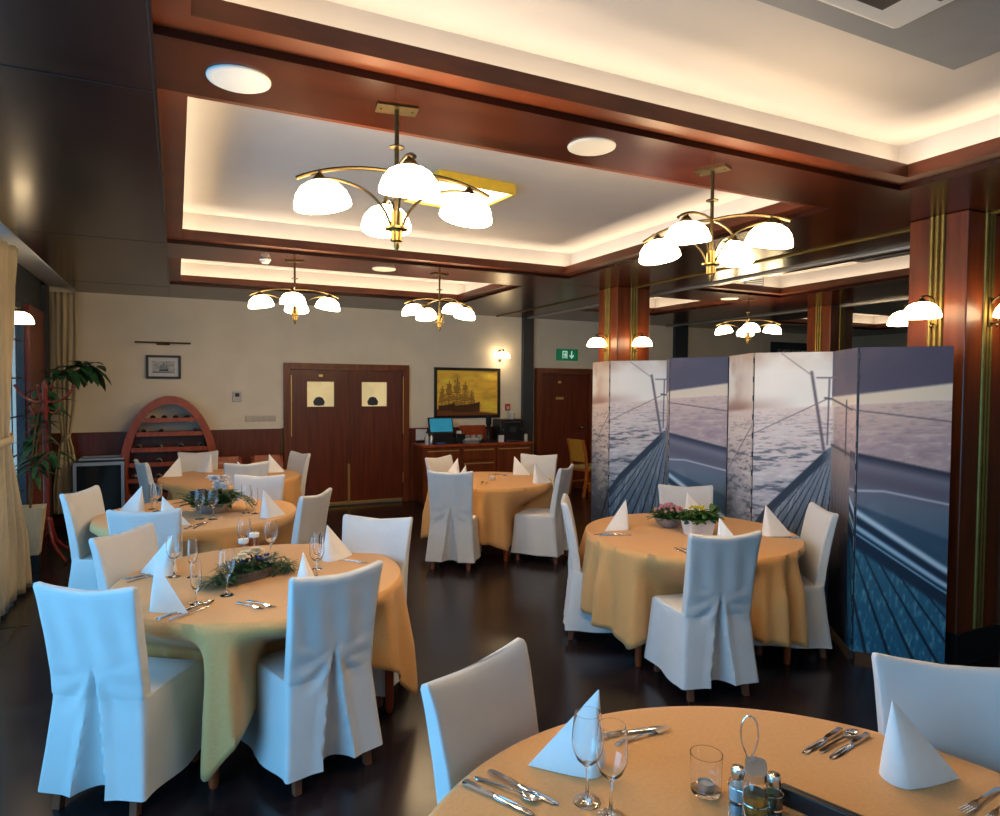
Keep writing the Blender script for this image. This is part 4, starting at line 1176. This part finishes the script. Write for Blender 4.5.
# cash register terminal
t = thing('cash_register', 'black till with tilted blue touch screen on the sideboard', 'cash register', (3.66, 9.64, ZD))
m = MB(); m.box(-.20, .20, -.12, .18, 0, .09); m.box(-.17, .17, -.10, .15, .09, .17); m.build('base', M_BLACK, t, bevel=.006)
m = MB(); a = math.radians(-18)
def tilt(mb, c, ang):
    for i, v in enumerate(mb.v):
        y, z = v[1]-c[0], v[2]-c[1]; mb.v[i] = (v[0], c[0]+y*math.cos(ang)-z*math.sin(ang), c[1]+y*math.sin(ang)+z*math.cos(ang))
m.box(-.20, .20, -.06, -.03, .16, .41); tilt(m, (-.04, .17), a); d = m.build('monitor', M_BLACK, t, bevel=.004)
m = MB(); m.box(-.18, .18, -.063, -.0605, .18, .39); tilt(m, (-.04, .17), a); m.build('display', M_SCREEN, d, smooth=0)
t = thing('receipt_printer', 'small black receipt printer right of the till', 'printer', (3.97, 9.66, ZD))
MB().box(-.08, .08, -.09, .09, 0, .15).build('body', M_BLACK, t, bevel=.012); MB().box(-.04, .04, -.02, -.0, .15, .19).build('paper', M_PAPER, t, smooth=0)
for x, y, h, mm, lab in ((3.40, 9.53, .20, M_WHITE, 'white spray bottle at the left end of the sideboard'), (3.46, 9.50, .17, M_FOIL, 'silver bottle left of the till, second from the end')):
    t = thing('bottle', lab, 'bottle', (x, y, ZD)); m = MB(); m.lathe([(.001, 0), (.028, 0), (.03, .01), (.03, h*.65), (.012, h*.8), (.012, h*.9)], 18, cap=True); m.build('body', mm, t)
    m = MB(); m.lathe([(.015, h*.86), (.015, h)], 14, cap=True); m.build('cap', M_DGREY, t)
o = MB().box(-.07, .07, -.04, .04, 0, .03).build('blue_pouch', M_BLUEPL, None, bevel=.01); o.location = (3.60, 9.47, ZD); tag(o, 'small blue pouch in front of the till', 'pouch')
t = thing('paper_tray', 'pale tray of crumpled papers in the middle of the sideboard', 'paper tray', (4.12, 9.56, ZD))
MB().box(-.12, .12, -.09, .09, 0, .05).build('tray', M_GREYP, t, bevel=.004)
m = MB(); rnd = random.Random(9)
for k in range(4): m.box(-.1+k*.01, .1+k*.02, -.08, .07, .051+k*.006, .055+k*.006, rnd.uniform(-.4, .4))
m.build('papers', M_PAPER, t, smooth=0)
t = thing('wall_notice', 'small white notice propped at the left end of the sideboard', 'notice', (3.44, 9.905, ZD))
MB().box(-.09, .09, -.012, 0, .04, .21).build('card', M_PAPER, t, smooth=0); MB().box(-.09, .09, -.03, .0, 0, .04).build('holder', M_BLACK, t, smooth=0)
t = thing('coffee_grinder', 'tall slim black grinder on the sideboard below the painting', 'grinder', (4.46, 9.6, ZD))
m = MB(); m.box(-.07, .07, -.1, .1, 0, .04); m.lathe([(.04, .04), (.03, .06), (.03, .26), (.045, .29), (.045, .40), (.03, .42)], 18, cap=True); m.build('body', M_BLACK, t)
t = thing('wooden_box', 'low wooden box with white cups behind the grinder', 'box', (4.28, 9.78, ZD))
m = MB(); m.box(-.22, .22, .05, .07, 0, .26); m.box(-.22, -.2, -.08, .05, 0, .2); m.box(.2, .22, -.08, .05, 0, .2); m.box(-.2, .2, -.08, .05, 0, .015); m.build('case', M_REDW, t, smooth=0)
for k in range(3):
    t = thing('coffee_cup', 'white cup in wooden box behind the grinder, %s' % ('leftmost', 'in the middle', 'rightmost')[k], 'cup', (4.16+k*.11, 9.76, ZD+.016), 0, 'cups in the wooden box')
    m = MB(); m.lathe([(.001, 0), (.02, 0), (.036, .04), (.04, .09), (.037, .09), (.03, .035), (.001, .012)], 18); m.build('bowl', M_WHITE, t)
    m = MB(); m.tube(arc([(.036, 0, .07), (.065, 0, .07), (.06, 0, .03), (.034, 0, .03)]), .004, 6); m.build('handle', M_WHITE, t)
t = thing('black_tray', 'flat black tray in front of the wooden box on the sideboard', 'tray', (4.30, 9.56, ZD)); 
m = MB(); m.box(-.07, .08, -.08, .08, 0, .012); m.box(-.07, .08, -.08, -.072, .012, .03); m.box(-.07, .08, .072, .08, .012, .03); m.build('tray', M_BLACK, t, bevel=.002)
t = thing('coffee_machine', 'black coffee machine at the right end of the sideboard', 'coffee machine', (4.86, 9.66, ZD))
MB().box(-.21, .21, -.10, .2, 0, .36).build('body', M_BLACK, t, bevel=.012)
m = MB(); m.box(-.14, .14, -.125, -.10, .30, .33); m.build('chrome_bar', M_STEEL, t, bevel=.004)
m = MB(); m.box(-.05, .05, -.15, -.10, .16, .24); m.cyl((-.02, -.13, .16), (-.02, -.13, .12), .008); m.cyl((.02, -.13, .16), (.02, -.13, .12), .008); m.build('spout', M_DGREY, t, bevel=.003)
m = MB(); m.box(-.12, .12, -.16, -.10, 0, .03); m.build('drip_tray', M_STEEL, t, bevel=.003)
m = MB()
for k in (-.17, .17): m.lathe([(.022, 0), (.022, .012)], 16, (k, -.10, .2), (0, -1, 0), True)
m.build('knobs', M_STEEL, t)
o = MB().lathe([(.001, 0), (.05, 0), (.055, .10), (.045, .10), (.04, .01), (.001, .01)], 20).build('white_tub', M_WHITE, None); o.location = (4.91, 9.68, ZD+.361); tag(o, 'white tub on top of the coffee machine', 'tub')
o = MB().box(-.04, .04, -.03, .03, 0, .11).build('napkin_dispenser', M_PAPER, None, bevel=.004); o.location = (4.66, 9.56, ZD); tag(o, 'small white napkin holder left of the coffee machine', 'napkin holder')
o = MB().lathe([(.001, 0), (.03, 0), (.032, .1), (.02, .12), (.001, .12)], 18).build('cream_jar', M_WHITE, None); o.location = (5.10, 9.54, ZD); tag(o, 'pale jar at the right end of the sideboard beside the coffee machine', 'jar')
t = thing('fire_alarm_button', 'small red alarm button on the wall above the coffee machine', 'alarm button', (4.96, YB-.001, 1.44))
MB().box(-.045, .045, -.03, 0, -.05, .06).build('box', M_RED, t, bevel=.004); MB().box(-.025, .025, -.033, -.03, -.03, .02).build('glass', M_WHITE, t, smooth=0)

# paintings (flat pictures made of vertex colours)
def picture(name, lab, x0, x1, z0, z1, fw, fm, fn, nx=120, nz=90, mount=None):
    t = thing(name, lab, 'picture', ((x0+x1)/2, YB-.002, (z0+z1)/2)); a, b = (x1-x0)/2, (z1-z0)/2
    m = MB(); m.box(-a, a, -.035, 0, b-fw, b); m.box(-a, a, -.035, 0, -b, -b+fw); m.box(-a, -a+fw, -.035, 0, -b+fw, b-fw); m.box(a-fw, a, -.035, 0, -b+fw, b-fw)
    m.build('frame', fm, t, smooth=0, bevel=.003)
    if mount:
        MB().box(-a+fw, a-fw, -.012, -.002, -b+fw, b-fw).build('mount', mount, t, smooth=0); fw2 = fw+.045
    else: fw2 = fw
    ia, ib = a-fw2, b-fw2; uu, vv = np.meshgrid(np.linspace(0, 1, nx), np.linspace(0, 1, nz))
    col = np.clip(fn(uu, vv), 0, 255)/255.; col = np.where(col <= .04045, col/12.92, ((col+.055)/1.055)**2.4)
    vs = [(-ia+2*ia*uu[j, i], -.015, -ib+2*ib*vv[j, i]) for j in range(nz) for i in range(nx)]
    fs = [(j*nx+i, j*nx+i+1, (j+1)*nx+i+1, (j+1)*nx+i) for j in range(nz-1) for i in range(nx-1)]
    o = len(vs); vs += [(-ia, -.013, -ib), (ia, -.013, -ib), (ia, -.013, ib), (-ia, -.013, ib)]; fs.append((o+3, o+2, o+1, o))
    me = bpy.data.meshes.new('canvas'); me.from_pydata(vs, [], fs); ca = me.color_attributes.new('print', 'FLOAT_COLOR', 'POINT')
    cl = [(*col[j, i], 1) for j in range(nz) for i in range(nx)]+[(.1, .1, .1, 1)]*4
    ca.data.foreach_set('color', [q for c in cl for q in c]); me.materials.append(M_PRINT)
    ob = bpy.data.objects.new('canvas', me); COL.objects.link(ob); ob.parent = t
def ships(base, dark, sea, masts, hull, seed):
    def fn(u, v):
        n = fbm(u*6, v*8, seed); col = np.zeros(u.shape+(3,)); col[:] = base
        col = col*(0.78+.45*n)[..., None]
        def mx(c, k):
            nonlocal col
            col = col+(np.array(c, float)-col)*np.clip(k, 0, 1)[..., None]
        mx(sea, (np.interp(u, [0, .5, 1], [.16, .12, .05])-v)/.03*.8)
        for x, w, h in masts:
            mx(dark, np.exp(-((u-x-.02*(v-.2))/.006)**2)*(v < h+.05)*(v > .14)*.9)
            for k in range(4):
                zb = .2+(h-.2)*k/4; zt = zb+(h-.2)/4.6; ww = w*(1-k*.16)
                sail = (v > zb) & (v < zt) & (np.abs(u-x-.012*np.sin((v-zb)*30)) < ww*.5)
                tone = n*1.4
                mx([c*.55+d*.45 for c, d in zip(base, dark)], sail*(.35+.6*(tone > .62)))
                mx(dark, np.exp(-((v-zb)/.006)**2)*(np.abs(u-x) < ww*.55)*.8)
        for x0, x1, zb, h in hull:
            k = (u > x0) & (u < x1) & (v < zb+h*(1+.9*((u-x0)/(x1-x0))**2)) & (v > zb-h*.6)
            mx(dark, k*.95)
        mx(dark, np.exp(-((v-(.24+(u-.55)*-.1+.18*(u < .0)))/.008)**2)*(u > .55)*(u < .72)*.8)
        return col
    return fn
picture('ship_painting', 'large golden painting of sailing ships in black frame above the sideboard', 3.66, 4.815, 1.275, 2.085, .045, M_BLACK,
        ships((255, 205, 76), (70, 38, 16), (120, 66, 24), [(.08, .12, .60), (.19, .15, .72), (.32, .17, .80), (.45, .15, .7), (.56, .12, .52)], [(.03, .29, .15, .07), (.25, .70, .13, .09)], 51))
picture('small_ship_picture', 'small framed ship picture on the back wall above the wine rack', -.36, .055, 1.86, 2.17, .03, M_DGREY,
        ships((176, 182, 186), (50, 60, 74), (110, 124, 134), [(.38, .16, .68), (.5, .2, .82), (.62, .16, .66)], [(.3, .7, .2, .07)], 61), 80, 60, mount=M_PAPER)
t = thing('picture_light', 'slim bronze picture light on the wall above the small ship picture', 'picture light', (-.155, YB-.002, 2.335))
MB().box(-.08, .08, -.04, 0, -.03, .01).build('bracket', M_BRASSD, t, bevel=.004)
m = MB(); m.cyl((-.33, -.07, 0), (.33, -.07, 0), .011); m.cyl((0, -.03, -.01), (0, -.07, 0), .008); m.build('tube', M_BRASSD, t)
t = thing('thermostat', 'small white thermostat on the back wall left of the double doors', 'thermostat', (.755, YB-.002, 1.62))
MB().box(-.06, .06, -.025, 0, -.07, .07).build('case', M_WHITE, t, bevel=.006); MB().box(-.025, .03, -.028, -.025, .0, .05).build('display', M_BLACK, t, smooth=0)
t = thing('light_switches', 'row of five cream switches on the wall left of the double doors', 'switch plate', (1.065, YB-.002, 1.31))
MB().box(-.205, .205, -.010, 0, -.04, .04).build('plate', M_CREAM, t, bevel=.003)
for k in range(5): MB().box(-.19+k*.078, -.125+k*.078, -.016, -.010, -.03, .03).build('rocker', M_WHITE, t, bevel=.003)
# exit sign
t = thing('exit_sign', 'green exit sign with door symbol and down arrow above the far door', 'exit sign', (6.105, YB-.003, 2.345))
MB().box(-.21, .21, -.03, 0, -.10, .10).build('panel', M_GREENSIGN, t, bevel=.003)
m = MB()
m.box(-.10, -.085, -.034, -.0305, -.065, .065); m.box(-.02, -.005, -.034, -.0305, -.065, .065); m.box(-.085, -.02, -.034, -.0305, .05, .065)
m.build('door_symbol', M_SIGNW, t, smooth=0)
m = MB(); m.ball((-.048, -.033, .028), .012, 8); m.box(-.058, -.040, -.034, -.0305, -.02, .014); m.box(-.075, -.055, -.034, -.0305, -.0, .010); m.box(-.040, -.022, -.034, -.0305, -.012, -.002)
m.box(-.060, -.050, -.034, -.0305, -.06, -.02); m.box(-.048, -.038, -.034, -.0305, -.05, -.02); m.build('running_figure', M_SIGNW, t, smooth=0)
m = MB(); m.box(.075, .093, -.034, -.0305, -.02, .065); m.poly([(.035, -.012), (.084, -.068), (.133, -.012), (.118, .0), (.084, -.04), (.05, .0)], -.034, -.0305); m.build('down_arrow', M_SIGNW, t, smooth=0)

# wine rack
t = thing('wine_rack', 'arched red wood wine rack standing against the back wall', 'wine rack', (-.08, 9.60, 0))
def archp(w, h, n=44):
    a0 = math.asin(.6/1.04)           # ellipse cut off at the floor
    out = []
    for i in range(n+1):
        a = -a0+(PI+2*a0)*i/n
        out.append((w*math.cos(a), max(0., .6+h*math.sin(a))))
    return out
o_, i_ = archp(.58, 1.035), archp(.485, .935)
m = MB(); rr = []
for (a, b), (c, d) in zip(o_, i_): rr.append([(a, -.02, b), (a, .30, b), (c, .30, d), (c, -.02, d)])
m.rings(rr, True); m.build('arch_frame', M_REDW, t, smooth=40)
SHZ = [1.32, 1.14, .94, .75, .55, .35, .15]
def inner_w(z):
    best = .02
    for (x, zz), (x2, z2) in zip(i_[:-1], i_[1:]):
        if x2 >= 0 and zz <= z <= z2 and z2 > zz: best = x+(x2-x)*(z-zz)/(z2-zz)
    return best
for z in SHZ:
    w = inner_w(z+.02)-.003
    m = MB(); m.box(-w, w, -.015, .0, z-.02, z+.035); m.box(-w, w, .0, .29, z-.02, z-.008); m.build('shelf', M_REDW, t, smooth=0)
b0 = None; rnd = random.Random(2); nm = ['leftmost', 'second', 'third', 'rightmost', 'fifth']; sh = ['top', 'second', 'third', 'fourth', 'fifth', 'sixth', 'lowest']
for si, z in enumerate(SHZ[:5]):
    n = 4
    for k in range(n):
        if (si, k) in ((3, 2), (1, 2)): continue
        w = inner_w(z+.06)-.07; x = -w+2*w*k/(n-1); loc = (-.08+x, 9.615, z-.008+.0385)
        lab = 'dark wine bottle lying %s on the %s shelf of the arched rack' % (nm[k], sh[si])
        if b0 is None:
            b0 = thing('wine_bottle', lab, 'bottle', loc, 0, 'bottles in the arched wine rack')
            m = MB(); m.lathe([(.001, .012), (.028, .0), (.0365, .004), (.038, .012), (.038, .18), (.014, .235), (.0135, .27)], 20, (0, 0, 0), (0, 1, 0), True); m.build('body', M_BOTTLE, b0)
            m = MB(); m.lathe([(.0385, .06), (.0385, .15)], 20, (0, 0, 0), (0, 1, 0)); m.build('paper_band', M_PAPER, b0)
        else: dup(b0, loc, 0, lab)
# wine cooler
t = thing('wine_cooler', 'black glass-door wine cooler with silver frame, left of the wine rack', 'wine cooler', (-.86, 9.67, 0))
MB().box(-.27, .27, -.22, .25, .0, .84).build('cabinet', M_BLACK, t, bevel=.006)
m = MB(); m.box(-.27, -.235, -.25, -.221, .03, .83); m.box(.235, .27, -.25, -.221, .03, .83); m.box(-.235, .235, -.25, -.221, .03, .07); m.box(-.235, .235, -.25, -.221, .79, .83); d = m.build('door', M_ALU, t, smooth=0)
MB().box(-.235, .235, -.24, -.225, .07, .79).build('door_glass', mat('smoked_glass', (.012, .02, .03), rough=.05, var=.1, scale=4), d, smooth=0)
m = MB()
for k in range(6): m.box(-.22, .22, -.2215, -.2205, .14+k*.11, .15+k*.11)
m.build('racks', M_ALU, t, smooth=0)
t = thing('serving_tray', 'flat silver-edged tray lying on top of the wine cooler', 'tray', (-.84, 9.68, .841))
m = MB(); m.box(-.24, .24, -.18, .18, 0, .008); m.build('tray', M_BLACK, t); m = MB(); m.box(-.24, .24, -.18, -.17, .008, .03); m.box(-.24, .24, .17, .18, .008, .03); m.box(-.24, -.23, -.17, .17, .008, .03); m.box(.23, .24, -.17, .17, .008, .03); m.build('rim', M_ALU, t, smooth=0)

# bare wooden chairs
def wood_chair(lab, loc, rz, wood, pad, backpad, group=None, H=.93):
    t = thing('wooden_chair', lab, 'chair', loc, rz, group)
    m = MB(); m.box(-.21, .21, -.20, .22, .405, .44); m.build('seat_frame', wood, t, bevel=.005)
    m = MB(); m.box(-.20, .20, -.19, .21, .441, .49); m.build('seat_pad', pad, t, bevel=.02)
    for sx in (-1, 1):
        m = MB(); m.rings([[(sx*.19+a*.017, y+b*.02, z) for a, b in ((-1, -1), (1, -1), (1, 1), (-1, 1))] for y, z in ((-.26, 0), (-.21, .25), (-.2, .44), (-.225, .7), (-.29, H))]); m.build('rear_post', wood, t, smooth=60)
        m = MB(); m.rings([[(sx*.19+a*w, .19+b*w, z) for a, b in ((-1, -1), (1, -1), (1, 1), (-1, 1))] for w, z in ((.014, 0), (.02, .404))]); m.build('leg', wood, t, smooth=0)
    m = MB()
    for sx in (-1, 1): m.box(sx*.19-.01, sx*.19+.01, -.2, .18, .2, .225)
    m.build('stretcher', wood, t, smooth=0)
    m = MB(); rr = []
    for y, z in ((-.222, .56), (-.232, .7), (-.262, .82), (-.288, H)): rr.append([(-.172, y-.012, z), (.172, y-.012, z), (.172, y+.02, z), (-.172, y+.02, z)])
    m.rings(rr); m.build('back_panel', backpad, t, smooth=50, bevel=.006)
    return t
wood_chair('orange beech chair with mustard upholstery, standing before the far door by the screens', (6.17, 9.32, 0), rot_of((1, .12)), M_BEECH, M_STRIPEF, M_YELF)
wood_chair('red wooden chair without cover by the wainscot, left of the pair', (.58, 9.42, 0), PI, M_REDW, M_REDW, M_REDW, 'bare red chairs by the wainscot', .80)
wood_chair('red wooden chair without cover by the wainscot, nearer the double doors', (1.12, 9.42, 0), PI, M_REDW, M_REDW, M_REDW, 'bare red chairs by the wainscot', .80)

# ================================================================= LEFT SIDE
# coat stand
t = thing('coat_stand', 'red bentwood coat stand near the left windows', 'coat stand', (-1.19, 8.02, 0))
m = MB(); m.lathe([(.030, .30), (.034, .34), (.028, .40), (.026, 1.2), (.024, 1.72), (.030, 1.75), (.020, 1.80), (.004, 1.82)], 18, cap=True); m.build('pole', M_COAT, t)
for k in range(4):
    a = math.radians(-70+90*k+20); c, s = math.cos(a), math.sin(a)
    m = MB(); m.tube([(c*r, s*r, z) for r, z in ((.04, .42), (.055, .30), (.09, .19), (.17, .10), (.24, .055), (.285, .015))], [.016, .018, .018, .017, .016, .014], 10); m.build('foot', M_COAT, t)
    a += PI/4; c, s = math.cos(a), math.sin(a)
    m = MB(); m.tube(arc([(c*.02, s*.02, 1.60), (c*.14, s*.14, 1.60), (c*.20, s*.20, 1.66), (c*.25, s*.25, 1.76)]), .011, 8); m.ball((c*.25, s*.25, 1.765), .016, 8); m.build('hook', M_COAT, t)
    m = MB(); m.tube(arc([(c*.02, s*.02, 1.52), (c*.08, s*.08, 1.46), (c*.13, s*.13, 1.50), (c*.12, s*.12, 1.56)]), .009, 8); m.build('small_hook', M_COAT, t)
m = MB(); m.lathe([(.035, .36), (.045, .38), (.045, .42), (.03, .44)], 18, cap=True); m.build('collar', M_COAT, t)

def curtain(lab, p_fn, depth_dir, nfold, amp, m_, z0=.02, z1=2.90, tie=None):
    """p_fn(z) -> start, end (xy) of the gathered edge line"""
    NU, NZ = 110, 40; vs = []
    for j in range(NZ+1):
        z = z0+(z1-z0)*j/NZ; a, b = p_fn(z); a, b = Vector(a), Vector(b); L = (b-a).length
        for i in range(NU+1):
            u = i/NU; p = a.lerp(b, u); w = math.sin(2*PI*nfold*u+.6*math.sin(3*z+u*5)); k = amp*(.6+.4*math.sin(1.7*z+u*9))
            p = p+Vector(depth_dir)*w*k; vs.append((p.x, p.y, z))
    fs = [(j*(NU+1)+i, j*(NU+1)+i+1, (j+1)*(NU+1)+i+1, (j+1)*(NU+1)+i) for j in range(NZ) for i in range(NU)]
    t = thing('curtain', lab, 'curtain', (0, 0, 0), 0, 'cream curtains at the left windows')
    m = MB(); m.add(vs, fs); o = m.build('drape', m_, t, smooth=80); s = o.modifiers.new('t', 'SOLIDIFY'); s.thickness = .004
    if tie:
        a, b = p_fn(tie); a, b = Vector(a), Vector(b); dd = Vector(depth_dir); k = amp+.02; n = 24; c = (a+b)/2; h = (b-a)/2
        rr = []
        for zz in (tie-.03, tie+.03): rr.append([tuple(list(c+h*1.06*math.cos(2*PI*q/n)+dd*k*math.sin(2*PI*q/n))+[zz+.02*math.cos(2*PI*q/n)]) for q in range(n)])
        m = MB(); m.rings(rr, False); o = m.build('tieback', m_, t, smooth=60); s = o.modifiers.new('t', 'SOLIDIFY'); s.thickness = .006
    return t
def near_c(z):
    e = np.interp(z, [0, .5, 1.0, 1.35, 1.7, 2.3, 2.94], [7.10, 6.98, 6.62, 6.40, 6.5, 6.66, 6.72]); s_ = np.interp(z, [0, 1.35, 2.94], [5.8, 6.05, 5.6])
    return (-1.25, float(s_)), (-1.19, float(e))
curtain('tied-back cream curtain at the left edge of the photo', near_c, (1, 0), 7, .045, M_CURT, tie=1.35)
def far_c(z):
    w = np.interp(z, [0, .5, 1.0, 1.12, 1.5, 2.94], [.30, .30, .16, .10, .22, .27]); c = np.interp(z, [0, 1.1, 2.94], [-1.22, -1.23, -1.22])
    return (float(c-w/2), 9.72), (float(c+w/2), 9.66)
curtain('tied-back cream curtain in the far left corner behind the plant', far_c, (0, 1), 4, .028, M_CURT, z0=.18, tie=1.12)

# rubber plant with long stem + planter
rnd = random.Random(12)
t = thing('potted_rubber_plant', 'tall rubber plant in beige planter by the left window, leaves arching over', 'plant', (-1.26, 7.62, 0))
MB().box(-.07, .07, -.07, .07, 0, .16).build('stand', M_BLACK, t, bevel=.004)
m = MB(); m.rings([[(a*k, b*k, z) for a, b in ((-1, -1), (1, -1), (1, 1), (-1, 1))] for k, z in ((.07, .161), (.115, .62), (.105, .62), (.10, .58))]); m.build('planter', M_CURT, t, smooth=0, bevel=.004)
stem = arc([(0, 0, .58), (-.02, .1, 1.3), (.0, .5, 1.75), (.10, .9, 2.02), (.38, 1.35, 1.98)], 16)
stem2 = arc([(0, 0, .58), (.03, .05, 1.0), (.0, .3, 1.5), (.12, .7, 1.6)], 12)
stem3 = arc([(0, 0, .58), (-.02, -.1, .9), (.05, .05, 1.1), (.16, .2, 1.12)], 10)
m = MB(); m.tube(stem, [.012-.0005*i for i in range(17)], 8); m.tube(stem2, .008, 8); m.tube(stem3, .008, 8); m.build('stems', M_BARK, t)
m = MB()
def whorl(c, n, L, w, spread=1.2):
    for k in range(n):
        a = 2*PI*k/n+rnd.uniform(-.3, .3); m.leaf(c, (math.cos(a), math.sin(a), rnd.uniform(-.5, .5)*spread), L*rnd.uniform(.8, 1.15), w, .45)
for i in (9, 11, 12, 13): whorl(stem[i], 6, .22, .10, 2)
whorl(stem[16], 9, .26, .115, 2.2); whorl(stem[15], 8, .26, .115, 2.2); whorl(stem[14], 5, .24, .11, 2)
for p in stem[3:9]:
    whorl(p, 2, .18, .07)
for p in stem2[6:]: whorl(p, 3, .20, .085)
for p in stem3[5:]: whorl(p, 5, .26, .05, .3)
m.build('leaves', M_LEAF, t, smooth=60)
